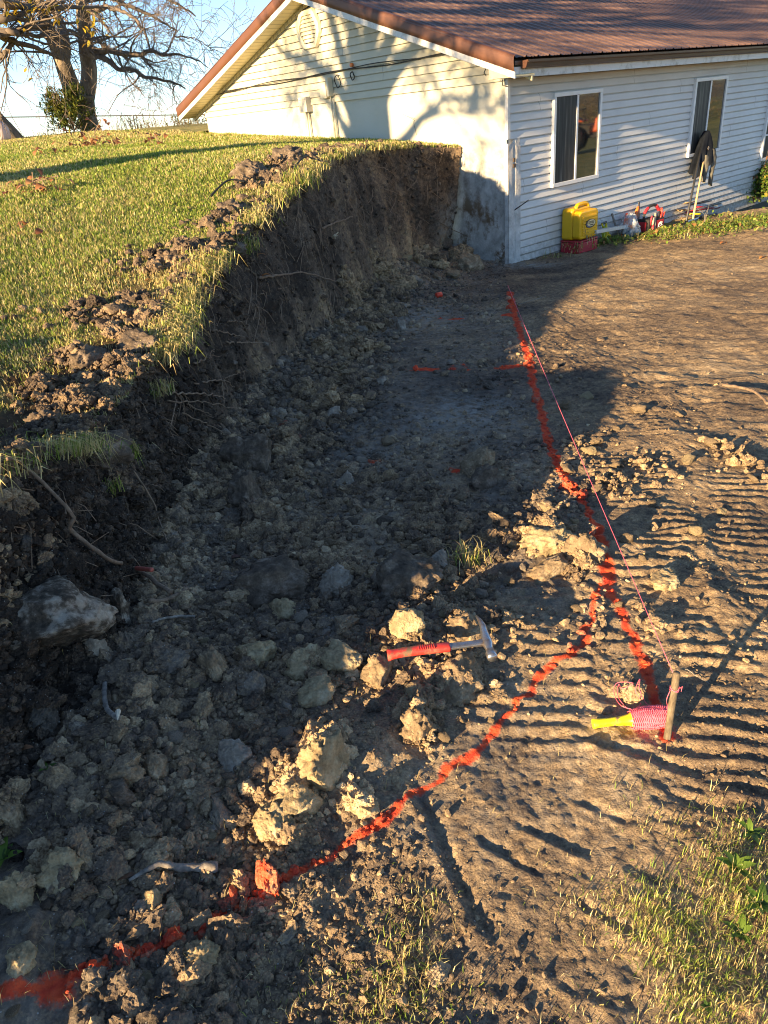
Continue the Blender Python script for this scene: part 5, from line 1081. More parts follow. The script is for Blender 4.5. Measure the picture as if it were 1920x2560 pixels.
limbs = [([(735, 400), (830, 405, -.5), (930, 415, -.8), (1090, 435, -1), (1200, 402, -1), (1290, 435, -1), (1440, 435, -1.2), (1560, 480, -1.5), (1660, 540, -1.8)], [20, 17, 16, 14, 11, 9, 6, 4, 2.5]), ([(750, 415), (870, 485, -.6), (950, 558, -1), (1050, 545, -1.2), (1150, 615, -1.5), (1260, 632, -1.5), (1390, 662, -1.6), (1480, 705, -1.8)], [20, 16, 13, 12, 10, 8, 6, 3]),
         ([(1390, 660, -1.6), (1382, 740, -1.7), (1412, 835, -1.8)], [5, 4, 2]), ([(705, 290), (790, 340, -1), (910, 420, -1.5), (1000, 430, -1.8)], [14, 10, 8, 5]), ([(1120, 440, -1), (1190, 520, -1.2), (1275, 592, -1.5)], [7, 5, 2.5]), ([(690, 90), (850, 60, -.5), (1000, 100, -1), (1100, 180, -1.2), (1170, 285, -1.4), (1200, 395, -1.5)], [20, 14, 10, 8, 6, 4]),
         ([(670, 0), (880, -20, .3), (1010, 50, .5), (1150, 95, .6), (1300, 180, .6), (1420, 250, .6)], [20, 15, 12, 10, 7, 4]), ([(1290, 435, -1), (1345, 390, -1), (1385, 295, -1), (1410, 230, -1)], [7, 6, 5, 3]), ([(1385, 295, -1), (1500, 300, -1), (1600, 330, -1), (1700, 400, -1)], [5, 4, 3, 2]),
         ([(660, 60, 0), (760, 120, -.5), (880, 260, -.8), (950, 380, -1)], [14, 10, 7, 4]), ([(640, 300, 0), (560, 250, -.8), (430, 285, -1.5), (300, 300, -2)], [14, 10, 7, 4]), ([(400, 250), (300, 200, -1), (150, 160, -1.6), (0, 150, -2)], [14, 11, 8, 5]), ([(480, 450), (440, 470, -.6), (560, 555, 1), (630, 552, 1)], [8, 5, 4, 3]), ([(900, 70, 0), (960, 190, 0), (1000, 290, 0)], [7, 5, 3]), ([(650, -100), (800, -150, 0), (1000, -120, .5), (1250, -40, .8), (1450, 60, 1), (1560, 130, 1)], [22, 18, 14, 10, 7, 4]), ([(330, 60), (200, -40, 0), (80, -80, .5)], [16, 12, 9])]
for P, w_ in limbs:
    Q, rr_ = curve_tube(mb, path_d(P), [q * mpt for q in w_], 26, 6, .012)
    for k in range(int(3 + len(Q) * .20)):
        i = int(rg.uniform(.2, 1) * (len(Q) - 2)); dd = (Q[i + 1] - Q[i]).normalized(); side_ = dd.cross(Vector(rg.normal(0, 1, 3))).normalized()
        grow(mb, Q[i], dd * .6 + side_ + Vector((0, 0, .2)), rg.uniform(.7, 1.7), max(.010, rr_[i] * .45), 2, rg, .10, 3, None, .0055)
for P, w_ in stems:
    Q = smooth_path(path_d(P), 20)
    for k in range(7):
        i = int(rg.uniform(.45, 1) * (len(Q) - 2)); side_ = Vector((rg.normal(0, 1), rg.normal(0, 1), .2)).normalized(); grow(mb, Q[i], side_, rg.uniform(1.5, 3), .032, 3, rg, .10, 2, None, .0055)
mb.build("branches", M['twig_bark'], tree, smooth=True)
# the tree that stands left of the picture: its shadow falls over the gable, its limbs reach into the upper left corner
_gn = np.array([GD[1], -GD[0]])
def gbl(px, py, T=13.0, off=0):
    d_ = raydir(px / D, py / D); P0 = np.array([CX, CY]); dv = np.array(d_)[:2]; t = (P0 @ SD) / (dv @ SD); p = Vector((0, 0, CZ)) + d_ * t; return p + SUNV * (T + off)
T0 = 13.0; g0 = gbl(940, 345, T0); gz0 = float(lawn_h(g0.x, g0.y)); base2 = Vector((g0.x, g0.y, gz0))
tree2 = tag(empty("tree", base2), "broad spreading tree whose shadow fans over the gable wall", "tree")
mb = MB(); mbb = MB(); tips = []
rg = np.random.default_rng(8)
def rel2(P): return [p - base2 for p in P]
curve_tube(mb, [Vector((0, 0, -.3)), Vector((0, 0, .6)), rel2([gbl(940, 340)])[0], rel2([gbl(935, 290)])[0], rel2([gbl(932, 225)])[0]], [.50, .40, .36, .36, .34], 20, 14)
LB = [([(905, 350), (868, 250), (825, 195), (777, 157), (717, 135), (690, 108)], [.20, .13, .11, .09, .06, .04], .6), ([(930, 235), (902, 160), (890, 100), (880, 50), (872, 0), (862, -70)], [.20, .16, .14, .12, .10, .08], -.5), ([(935, 240), (932, 150), (924, 90), (915, 30), (905, -60)], [.20, .15, .13, .10, .08], .4), ([(940, 240), (957, 150), (974, 105), (990, 60), (1010, -20)], [.18, .14, .12, .10, .08], -1), ([(948, 250), (985, 185), (1022, 140), (1060, 90), (1110, 20)], [.18, .15, .12, .10, .08], 1), ([(900, 260), (860, 150), (838, 70), (815, 10), (790, -60)], [.15, .11, .09, .08, .06], 1.2),
      ([(990, 372), (1018, 345), (1050, 300), (1088, 270), (1112, 247), (1150, 253), (1182, 244), (1235, 238)], [.12, .10, .075, .06, .045, .04, .035, .03], .2), ([(1055, 300), (1110, 281), (1180, 277), (1190, 265), (1235, 286)], [.05, .035, .03, .028, .02], .2), ([(1190, 266), (1196, 243), (1190, 222)], [.035, .03, .02], .2), ([(1112, 247), (1098, 225), (1092, 205)], [.04, .035, .025], .2), ([(800, 330), (770, 270), (800, 230), (830, 290)], [.02, .03, .03, .02], 0), ([(880, 350), (850, 300), (820, 250), (800, 255)], [.16, .07, .05, .03], .8), ([(900, 360), (890, 250), (880, 180)], [.2, .16, .13], .2)]
for P, w_, off in LB:
    Q, rr_ = curve_tube(mb, rel2([gbl(a, b, T0, off * i / len(P)) for i, (a, b) in enumerate(P)]), w_, 22, 8)
    for k in range(7):
        i = int(rg.uniform(.25, 1) * (len(Q) - 2)); dd = (Q[i + 1] - Q[i]).normalized(); side_ = dd.cross(Vector(rg.normal(0, 1, 3))).normalized(); grow(mbb, Q[i], dd + side_ * .8, rg.uniform(.5, 1.2), rr_[i] * .4, 2, rg, .04, 3, tips, .012)
# high crown over the roof
for (a, b, off) in [(862, -70, -.5), (905, -60, .4), (1010, -20, -1), (1110, 20, 1), (790, -60, 1.2)]:
    o_ = rel2([gbl(a, b, T0, off)])[0]
    for k in range(4):
        d_ = Vector((rg.uniform(-.2, 1.0) * SD[1] + rg.normal(0, .5), rg.uniform(-.9, .4) + rg.normal(0, .4), rg.uniform(.25, 1.0))); grow(mbb, o_, d_, rg.uniform(2.0, 3.6), .085, 3, rg, .0, 4, tips, .016)
for (b_0, z_0, b_1, z_1, of_) in [(1.0, 2.15, -1.2, 2.6, .4), (1.5, 2.55, -1.2, 3.3, -.6), (1.9, 3.2, -.6, 4.6, .8), (2.2, 3.0, .2, 4.2, -1.0), (1.2, 2.4, -.8, 2.9, .9)]:
    P = [HW(0, b_0 + (b_1 - b_0) * t, z_0 + (z_1 - z_0) * t + .12 * math.sin(t * 5 + of_)) + SUNV * (T0 + of_ * t) for t in np.linspace(0, 1, 7)]
    Q, rr_ = curve_tube(mbb, rel2(P), [.05, .045, .04, .035, .03, .024, .016], 24, 6, .02)
    for k in range(7):
        i = int(rg.uniform(.15, 1) * (len(Q) - 2)); dd = (Q[i + 1] - Q[i]).normalized(); side_ = dd.cross(Vector(rg.normal(0, 1, 3))).normalized(); grow(mbb, Q[i], dd * .7 + side_ * .8, rg.uniform(.6, 1.3), max(.016, rr_[i] * .45), 2, rg, .03, 3, tips, .011)
mb.build("trunk", M['bark'], tree2, smooth=True)
mbb.build("branches", M['twig_bark'], tree2, smooth=True)
# third trunk cut by the left edge, with a pale tag on it
b3 = on_depth(5, 1130, 20.0); tr3 = tag(empty("tree", b3), "leaning tree at the left edge whose yellow leaved boughs fill the upper left corner", "tree"); mb = MB()
curve_tube(mb, [Vector((.32, 0, -.3)), Vector((.16, 0, .1)), Vector((-.05, 0, .5)), Vector((-.30, 0, 1.1)), Vector((-.5, 0, 2.4)), Vector((-.9, 0, 4))], [.40, .32, .27, .25, .22, .16], 20, 12); mb.build("trunk", M['bark'], tr3, smooth=True)
mb = MB()
for q in range(5): grow(mb, Vector((-.9, 0, 4)), (rg.normal(0, .6), rg.normal(0, .5), 1), 2.0, .08, 2, rg, 0, 3, None, .01)
mb3 = mb
# its boughs seen in the corner
YB = 17.0
def rel3(P): return [p - b3 for p in P]
tips = []
def bp(pts): return rel3([on_depth(q[0], q[1], YB + (q[2] if len(q) > 2 else 0)) for q in pts])
for P, w_ in [([(-420, 260, -3), (-160, 285, -1.5), (0, 292), (110, 332, .3), (250, 365, .6), (390, 432, 1), (480, 470, 1.2)], [.10, .07, .036, .032, .027, .02, .01]), ([(-420, -60, -3), (-60, 12, 0), (200, 52, .5), (450, 62, 1), (620, 50, 1.4), (860, 62, 2)], [.12, .06, .038, .03, .022, .010]), ([(-400, 300, -3), (-50, 255, 0), (190, 232, .4), (400, 190, .8), (640, 182, 1)], [.1, .055, .032, .022, .010]), ([(-300, 240, -2), (-60, 160, 0), (150, 112, .3), (330, 62, .6), (520, 10, 1)], [.09, .055, .034, .026, .015]), ([(-60, 225, 0), (30, 245, 0), (160, 268, .2), (360, 290, .5), (600, 268, 1)], [.05, .032, .026, .02, .01]), ([(110, 332, .3), (70, 380, .3), (25, 445, .3), (-40, 460, .3)], [.03, .026, .03, .024])]:
    at_ = [Vector((-.62, 0, 2.9)), Vector((-.5, 0, 2.4)), Vector((-.55, 0, 2.55))][len(P) % 3]; Q, rr_ = curve_tube(mb3, ([at_] if P[0][0] < -200 or P[0][1] == 225 else []) + bp(P[1:] if P[0][0] < -200 or P[0][1] == 225 else P), [q * 1.7 for q in w_], 28, 6, .012)
    for k in range(8):
        i = int(rg.uniform(.3, 1) * (len(Q) - 2)); dd = (Q[i + 1] - Q[i]).normalized(); side_ = dd.cross(Vector(rg.normal(0, 1, 3))).normalized()
        grow(mb3, Q[i], dd * .6 + side_ * .8 + Vector((0, 0, -.05)), rg.uniform(.7, 1.5), max(.009, rr_[i] * .4), 2, rg, .12, 2, tips, .006)
mb3.build("branches", M['twig_bark'], tr3, smooth=True)
mb = MB()
def leaves_at(c, n_, sp, k):
    for q in range(n_):
        p = c + Vector((random.gauss(0, sp), random.gauss(0, sp), random.gauss(0, sp * .7))); a = random.uniform(0, 6.28)
        leaf_mesh(mb, p, (math.cos(a), math.sin(a), random.uniform(-1.2, .1)), (random.random(), .3, 1), k * random.uniform(.7, 1.3), k * .45, random.choice([(.62, .40, .03), (.72, .50, .05), (.50, .30, .03), (.42, .34, .06)]))
for (zx, zy, n_, sp) in [(100, 60, 22, .14), (40, 95, 14, .10), (160, 15, 16, .12), (70, 10, 14, .16), (420, 95, 6, .06), (440, 120, 4, .05), (700, 205, 8, .08), (750, 195, 9, .07), (690, 75, 5, .06), (10, 262, 5, .05), (250, 20, 5, .12), (-30, 40, 10, .2)]: leaves_at(bp([(zx, zy)])[0], n_, sp * 1.7, .13)
for t_ in tips[::5]:
    if random.random() < .08: leaves_at(t_, 2, .15, .13)
mb.build("leaves", M['leaf'], tr3, smooth=True, col=True)
plain('pale_pink', (.78, .62, .62), .6, .05, 10); mb = MB()
mb.lathe([(.02, -.30), (.16, -.29), (.21, -.2), (.21, .02), (.15, .1), (.08, .14), (.06, .30), (.02, .31)], 20, Matrix.Translation(on_depth(-12, 1020, 19.2))); tag(mb.build("hanging_jug", M['pale_pink'], smooth=True), "pale pink rounded jug hanging before the left edge trunk", "jug")
# cedar shrub at the foot of the twin trunk
ced = tag(empty("cedar_shrub", on_depth(600, 1075, YT - .9)), "dark green young cedar growing against the tree trunk", "shrub")
mb = MB(); mbs = MB(); cb = on_depth(600, 1075, YT - .9); rg = np.random.default_rng(21)
for q in range(70):
    a = rg.uniform(0, 6.28); z0 = rg.uniform(.0, .85); ln = (.42 + .35 * rg.random()) * (1.1 - .55 * z0); d_ = Vector((math.cos(a), math.sin(a), rg.uniform(.15, .9))).normalized(); p0 = Vector((.06 * math.cos(a), .06 * math.sin(a), z0))
    mbs.tube([p0, p0 + d_ * ln], [.012, .004], 4)
    for k in range(34):
        t = rg.uniform(.2, 1.05); c = p0 + d_ * ln * t + Vector(rg.normal(0, .05, 3)); dd = (d_ + Vector(rg.normal(0, .6, 3)) + Vector((0, 0, .25))).normalized(); leaf_mesh(mb, c, dd, (0, 0, 1), rg.uniform(.08, .16), .04, [(.10, .15, .035), (.17, .20, .04), (.27, .26, .06), (.07, .10, .035)][int(rg.integers(0, 4))], .2)
mb.build("foliage", M['leaf'], ced, smooth=True, col=True); mbs.tube([(0, 0, -.1), (0, 0, 1.0)], [.03, .01], 6); mbs.build("stem", M['twig_bark'], ced)
# ------------------------------------------------------------------ chain link fence on the crest
plain('galvanised', (.16, .17, .18), .5, .15, 20, .6)
FY = 34.0; fa = on_depth(-350, 940, FY); fb = on_depth(2300, 905, FY + 2.0)
fence = tag(empty("chain_link_fence", (fa.x, fa.y, fa.z - 1.05)), "low chain link fence along the lawn crest below the sky", "fence"); fo = Vector(fence.location)
def fx(zx): t = (zx + 350) / 2650; return fa.lerp(fb, t) - fo
mb = MB(); mb.tube([fx(-350), fx(975), fx(2300)], .024, 6); mb.build("rail", M['galvanised'], fence)
for zx, ln_ in ((-150, 0), (430, .02), (1010, -.06), (1450, .0), (1890, 0)):
    mb = MB(); p = fx(zx); mb.tube([p + Vector((0, 0, .03)), p + Vector((.0 + ln_, 0, -1.5))], .036, 7); mb.build("post", M['galvanised'], fence)
mb = MB(); Lf = (fb - fa).length; dr = (fb - fa).normalized(); k = 0
while k * .13 < Lf + 1.1:
    for sg_ in (1, -1):
        x0 = k * .13 - (0 if sg_ > 0 else 0); p = dr * x0; q = dr * (x0 - sg_ * 1.1) + Vector((0, 0, -1.1)); mb.tube([p, q], .0042, 3, False)
    k += 1
w_ = mb.build("wire_mesh", M['galvanised'], fence); w_.location = fa - fo
# tall dead weeds in front of the fence
mb = MB(); rg = np.random.default_rng(14)
for q in range(260):
    zx = rg.choice([rg.normal(1180, 90), rg.normal(1000, 120), rg.uniform(20, 1640), rg.normal(340, 60), rg.normal(1500, 70)]); p = on_depth(zx, 1085 - zx * .03, 27); p.z = float(lawn_h(p.x, p.y)) - .02
    h_ = rg.uniform(.15, .5) * (1.5 if 900 < zx < 1300 else 1); top_ = p + Vector((rg.normal(0, .1), 0, h_)); mb.cc = (*[(.18, .14, .08), (.30, .22, .12), (.10, .08, .05)][int(rg.integers(0, 3))], 1); mb.tube([p, (p + top_) / 2 + Vector((rg.normal(0, .03), 0, 0)), top_], [.008, .007, .004], 3, False)
    for k in range(int(rg.integers(2, 7))):
        c = p + (top_ - p) * rg.uniform(.4, 1); leaf_mesh(mb, c, (rg.normal(0, 1), rg.normal(0, .5), rg.normal(.3, .5)), (0, 0, 1), rg.uniform(.04, .10), .03, [(.22, .17, .08), (.32, .20, .10), (.14, .13, .06), (.25, .25, .08)][int(rg.integers(0, 4))])
for q in range(900):
    zx = rg.uniform(1380, 1900); p = on_depth(zx, 1030 - rg.uniform(0, 1) * 40, 27 + rg.uniform(-1, 1)); mb.cc = (.3, .25, .1, 1); leaf_mesh(mb, p + Vector((0, 0, rg.uniform(-.3, .25))), (rg.normal(0, 1), rg.normal(0, 1), rg.uniform(0, 1)), (0, 0, 1), .10, .05, [(.24, .21, .06), (.16, .15, .05), (.34, .24, .09)][int(rg.integers(0, 3))])
tag(mb.build("weeds", M['leaf'], col=True), "tall dead weeds growing along the chain link fence", None, None, 'stuff')

# ------------------------------------------------------------------ things along the side wall
def wall_pt(dx, dy, o):
    """point on the sight line that stands o metres out from the side wall"""
    d_ = np.array(raydir(dx, dy)); out_ = np.array([SD[1], -SD[0]]); P0 = np.array([CX, CY]) + out_ * o; t = (P0 @ out_) / (d_[:2] @ out_); p = np.array([0, 0, CZ]) + d_ * t
    return (p[:2] - np.array([CX, CY])) @ SD, p[2]
def at_wall(name, a, o, z, label, cat, rz=0, group=None):
    p = HW(a, -o, z); return tag(empty(name, p, HA + rz), label, cat, group)
n = NT('case_yellow'); M['case_yellow'] = n.fin(n.mix(n.mapr(n.noise(7, 6, .7), .5, .75), (.80, .46, .008), (.66, .36, .01)), .38, n.bump(n.noise(90, 3), .08, .002))
plain('case_red', (.45, .028, .045), .5, .15, 14); plain('black_plastic', (.022, .022, .024), .5); plain('blue_grey', (.10, .13, .22), .5); plain('ink', (.06, .05, .035), .5); plain('label_cream', (.72, .62, .36), .5)
a0, zb = wall_pt(1211, 515, .05); zb = float(floor_h(*HW(a0 + .2, -.25, 0)[:2])) - .01
case = at_wall("red_case", a0, .05, zb, "flat red plastic case under the yellow power pack", "case")
mb = MB(); mb.box((.235, -.17, .075), (.47, .34, .15)); mb.build("shell", M['case_red'], case, bevel=.014)
mb = MB(); mb.box((.235, -.17, .168), (.475, .345, .022)); mb.build("lid", M['case_red'], case, bevel=.008)
mb = MB(); mb.box((-.006, -.17, .09), (.022, .15, .05)); mb.build("handle", M['case_red'], case, bevel=.01)
for q in (.10, .37):
    mb = MB(); mb.box((q, -.345, .13), (.05, .014, .05)); mb.build("latch", M['case_red'], case, bevel=.004)
pk = at_wall("power_pack", a0 - .005, .05, zb + .182, "yellow cased power pack with oval emblem standing on the red case", "power pack")
def rounded(poly_r, w, h, r_, k=4):
    P = []
    for cx, cz, a0_ in ((w - r_, r_, -90), (w - r_, h - r_, 0), (r_, h - r_, 90), (r_, r_, 180)):
        for i in range(k + 1): a = R(a0_ + 90 * i / k); P.append((cx + r_ * math.cos(a), cz + r_ * math.sin(a)))
    return P
Wd, Dp, Hh = .47, .33, .44
mb = MB(); mb.prism([(x, z) for x, z in rounded(0, Wd, Hh, .05)], 1, -.20, -.008); b_ = mb.build("body", M['case_yellow'], pk, bevel=.028, seg=3)
mb = MB(); mb.prism([(x, z + .012) for x, z in rounded(0, Wd, Hh - .05, .06)], 1, -Dp, -.203); mb.build("front_shell", M['case_yellow'], pk, bevel=.022, seg=3)
mb = MB(); mb.prism([(x + .05, z + .05) for x, z in rounded(0, Wd - .10, Hh - .15, .03)], 1, -Dp - .004, -Dp + .01)
for i in range(7): mb.box((Wd / 2 - .0, -Dp - .009, .075 + i * .040), (Wd - .13, .012, .024))
mb.build("grille", M['case_yellow'], pk, bevel=.003)
mb = MB(); mb.tube(smooth_path([Vector((.12, -.17, Hh - .06)), Vector((.13, -.17, Hh + .01)), Vector((.19, -.17, Hh + .035)), Vector((.35, -.17, Hh + .035)), Vector((.41, -.17, Hh + .01)), Vector((.42, -.17, Hh - .06))], 20), .028, 8); mb.build("handle", M['case_yellow'], pk, smooth=True)
def ell(cx, cz, rx, rz_, y, n_=28, tl=.0): return [(cx + rx * math.cos(t), y, cz + rz_ * math.sin(t) + tl * rx * math.cos(t)) for t in np.linspace(0, 2 * math.pi, n_, endpoint=False)]
mb = MB(); mb.prism([(p[0], p[2]) for p in ell(.25, .215, .125, .062, 0)], 1, -Dp - .0185, -Dp - .012); em = mb.build("emblem", M['ink'], pk)
mb = MB(); mb.prism([(p[0], p[2]) for p in ell(.262, .219, .098, .047, 0)], 1, -Dp - .021, -Dp - .0188); mb.build("emblem_field", M['label_cream'], em)
mb = MB(); mb.prism([(.135, .215), (.15, .185), (.19, .165), (.24, .160), (.225, .178), (.18, .188), (.155, .215)], 1, -Dp - .0225, -Dp - .0188); mb.build("emblem_swoosh", M['blue_grey'], em)
def text(body, size, mat, parent, loc, rot, ext=.002):
    cu = bpy.data.curves.new("lettering", 'FONT'); cu.body = body; cu.size = size; cu.extrude = ext; cu.align_x = 'CENTER'; cu.align_y = 'CENTER'
    t_ = bpy.data.objects.new("lettering", cu); COL.objects.link(t_); bpy.context.view_layer.update()
    me = bpy.data.meshes.new_from_object(t_.evaluated_get(bpy.context.evaluated_depsgraph_get())); bpy.data.objects.remove(t_)
    o = bpy.data.objects.new("lettering", me); COL.objects.link(o); o.data.materials.clear(); o.data.materials.append(M[mat]); o.parent = parent; o.location = loc; o.rotation_euler = rot; return o
text("STEELE", .046, 'ink', em, (.262, -Dp - .0225, .228), (R(90), 0, 0)); text("POWER", .024, 'ink', em, (.275, -Dp - .0225, .193), (R(90), 0, 0))
mb = MB(); mb.box((.40, -Dp - .018, .075), (.055, .006, .03)); mb.build("badge", M['ink'], pk)
# measuring tape reel
plain('reel_frame_yellow', (.70, .56, .02), .45); plain('lime_disc', (.42, .52, .06), .5)
a1, _z = wall_pt(1316, 491, .22); z1 = float(floor_h(*HW(a1, -.2, 0)[:2]))
tp = at_wall("tape_reel", a1, .16, z1, "yellow open measuring tape reel leaning on the wall boards", "tape reel", R(12))
MM = Matrix.Translation((0, 0, .125)) @ Matrix.Rotation(R(78), 4, 'X')
mb = MB(); mb.lathe([(.02, -.02), (.112, -.02), (.112, .02), (.02, .02)], 28, MM); mb.build("tape_disc", M['lime_disc'], tp)
mb = MB(); mb.lathe([(.01, .021), (.035, .021), (.035, .034), (.01, .034)], 20, MM)
for a in (0, 120, 240): mb.tube([MM @ Vector((.03 * math.cos(R(a + 90)), .03 * math.sin(R(a + 90)), .027)), MM @ Vector((.125 * math.cos(R(a + 90)), .125 * math.sin(R(a + 90)), .027))], [.017, .020], 6)
mb.tube([MM @ Vector((.055, .10, .0)), MM @ Vector((.085, .15, 0)), MM @ Vector((.08, .16, 0))], .014, 6); mb.tube([MM @ Vector((-.055, .10, .0)), MM @ Vector((-.085, .15, 0)), MM @ Vector((-.08, .16, 0))], .014, 6)
mb.build("frame", M['reel_frame_yellow'], tp, smooth=True)
mb = MB(); mb.tube([MM @ Vector((-.085, .158, 0)), MM @ Vector((.085, .158, 0))], .018, 8); mb.build("grip", M['black_plastic'], tp)
mb = MB(); mb.tube([MM @ Vector((-.02, -.115, .02)), MM @ Vector((.06, -.115, .03)), MM @ Vector((.10, -.09, .03))], .016, 6); mb.build("crank", M['case_red'], tp)
# mallet and marking wand behind
a2, _z = wall_pt(1325, 470, .08); g = at_wall("wooden_handle", a2, .06, z1, "short wooden tool handle leaning behind the tape reel", "tool handle"); mb = MB(); mb.tube([(.08, -.10, 0), (-.02, 0, .37)], [.014, .017], 8); mb.build("shaft", M['bark_pale'], g)
a2, _z = wall_pt(1345, 480, .15); g = at_wall("orange_bar", a2 - .02, .10, z1, "bright orange bar leaning between tape reel and clear bag", "bar"); mb = MB(); mb.box((.06, -.06, .17), (.045, .02, .36), Matrix.Rotation(R(16), 3, 'Y')); mb.build("bar", M['cap_orange'], g, bevel=.005)
# clear bag full of orange and grey tools
n = NT('clear_plastic'); n.fin((.75, .78, .8), .25, n.bump(n.noise(9, 6, .7), .8, .03)); 
tb = n.t.nodes.new("ShaderNodeBsdfTransparent"); mx = n.t.nodes.new("ShaderNodeMixShader"); n.l(n.mapr(n.noise(7, 5, .65), .40, .62, .12, .8), mx.inputs[0]); n.l(tb.outputs[0], mx.inputs[1]); n.l(n.b.outputs[0], mx.inputs[2]); n.l(mx.outputs[0], n.out.inputs[0]); M['clear_plastic'] = n.m
a3, _z = wall_pt(1362, 488, .22); z3 = float(floor_h(*HW(a3, -.2, 0)[:2]))
bag = at_wall("clear_bag", a3, .20, z3, "crumpled clear plastic bag holding orange and grey tools", "bag")
V, F_ = clod(4, 701, 3, .3, .1, .12); V = V * np.array((.19, .14, .21)) + np.array((0, 0, .17)); mesh_np("film", V, F_, M['clear_plastic'], bag)
mb = MB(); mb.box((-.03, 0, .22), (.15, .12, .14), Matrix.Rotation(R(25), 3, 'Y')); mb.box((-.02, -.03, .29), (.10, .05, .05), Matrix.Rotation(R(-20), 3, 'Y')); mb.build("orange_tool", M['orange_plastic'], bag, bevel=.02)
plain('bucket_grey', (.12, .14, .16), .5); mb = MB()
for i in range(5): mb.box((-.07, -.02, .03 + .028 * i), (.15, .15, .02))
mb.build("ribbed_box", M['bucket_grey'], bag, bevel=.004)
plain('bag_white', (.80, .80, .78), .5, .05); V, F_ = clod(4, 702, 4, .35, .1, .15); V = V * np.array((.07, .06, .12)) + np.array((.09, -.06, .10)); mesh_np("white_sheet", V, F_, M['bag_white'], bag)
V, F_ = clod(4, 703, 4, .35, .1, .15); V = V * np.array((.10, .06, .08)) + np.array((.10, .02, .29)); mesh_np("white_sheet", V, F_, M['bag_white'], bag)
# red tool bag
plain('canvas_black', (.02, .02, .022), .8); plain('canvas_red', (.38, .018, .03), .7, .15, 40); plain('tan_leather', (.42, .34, .26), .7)
a4, _z = wall_pt(1408, 472, .26); z4 = float(floor_h(*HW(a4, -.25, 0)[:2]))
tbag = at_wall("tool_bag", a4 - .02, .26, z4, "open red and black tool bag with a looped handle full of hand tools", "tool bag", R(-6))
mb = MB(); mb.box((0, 0, .12), (.44, .24, .24), None, .94); mb.build("body", M['canvas_black'], tbag, bevel=.02)
mb = MB(); mb.box((.07, -.122, .135), (.20, .012, .15)); mb.build("pocket_panel", M['canvas_red'], tbag, bevel=.004); mb = MB(); mb.box((-.222, 0, .13), (.012, .15, .15)); mb.build("pocket_panel", M['canvas_red'], tbag, bevel=.004)
mb = MB(); sq = [(.02, .10), (.045, .165), (.06, .135), (.085, .175), (.10, .13), (.13, .17)]
mb.tube([(x, -.131, z) for x, z in sq], [.006, .008, .007, .009, .007, .003], 5); mb.tube([(.015, -.131, .095), (.08, -.131, .112), (.15, -.131, .125)], [.002, .006, .003], 5); mb.build("script_emblem", M['bag_white'], tbag)
mb = MB(); mb.tube(smooth_path([Vector((-.20, 0, .22)), Vector((-.19, 0, .32)), Vector((-.10, 0, .405)), Vector((.0, 0, .43)), Vector((.12, 0, .41)), Vector((.19, 0, .33)), Vector((.2, 0, .22))], 24), .020, 7); mb.build("handle", M['canvas_black'], tbag, smooth=True)
mb = MB(); mb.tube(smooth_path([Vector((-.19, 0, .33)), Vector((-.15, 0, .375)), Vector((-.10, 0, .408))], 6), .026, 7); mb.tube(smooth_path([Vector((.10, 0, .418)), Vector((.16, 0, .37)), Vector((.19, 0, .33))], 6), .028, 7); mb.build("handle_sleeve", M['canvas_red'], tbag, smooth=True)
for nm, mat, P, rr_ in [("pliers", 'case_red', [(-.16, -.10, .12), (-.17, -.13, .30)], .016), ("pliers", 'case_red', [(-.12, -.12, .02), (-.13, -.14, .15)], .022), ("chisel", 'tan_leather', [(-.08, -.14, .02), (-.04, -.10, .32)], .018), ("knife", 'tan_leather', [(-.13, -.13, .15), (-.11, -.12, .27)], .022), ("wrench", 'steel', [(.02, -.06, .2), (.04, -.07, .33)], .012), ("pliers", 'cap_orange', [(.20, -.04, .2), (.19, -.05, .37)], .02), ("screwdriver", 'rubber_red', [(.10, -.09, .2), (.14, -.10, .30)], .015), ("screwdriver", 'steel', [(.08, -.05, .2), (.10, -.06, .34)], .010), ("tin_snips", 'cap_orange', [(.17, -.08, .18), (.21, -.10, .31)], .014)]:
    mb = MB(); mb.tube([Vector(P[0]), (Vector(P[0]) + Vector(P[1])) / 2, Vector(P[1])], [rr_ * .7, rr_, rr_ * .85], 7); mb.build(nm, M[mat], tbag, smooth=True)
g = at_wall("saw", a4 - .20, .10, z4, "hand saw with an orange handle standing up behind the clear bag", "saw"); mb = MB(); mb.prism([(-.02, .15), (.10, .15), (.06, .50), (.02, .50)], 1, -.003, .003); mb.build("blade", M['steel'], g); mb = MB(); mb.tube([(-.05, 0, .26), (-.02, 0, .36), (.02, 0, .43)], [.02, .028, .02], 7); mb.build("handle", M['orange_plastic'], g, smooth=True)
# pale plank on the ground in front of the tools
p0 = hit(1283, 505)[0]; p1 = hit(1413, 482)[0]; plain('plank_pale', (.66, .64, .58), .7, .12, 12)
mb = MB(); dv = (p1 - p0); mb.box((p0 + p1) / 2 + Vector((0, 0, .025)), (dv.length, .09, .05), dv.to_track_quat('X', 'Z').to_matrix()); tag(mb.build("plank", M['plank_pale'], bevel=.006), "pale plank lying on the ground before the tools", "plank")
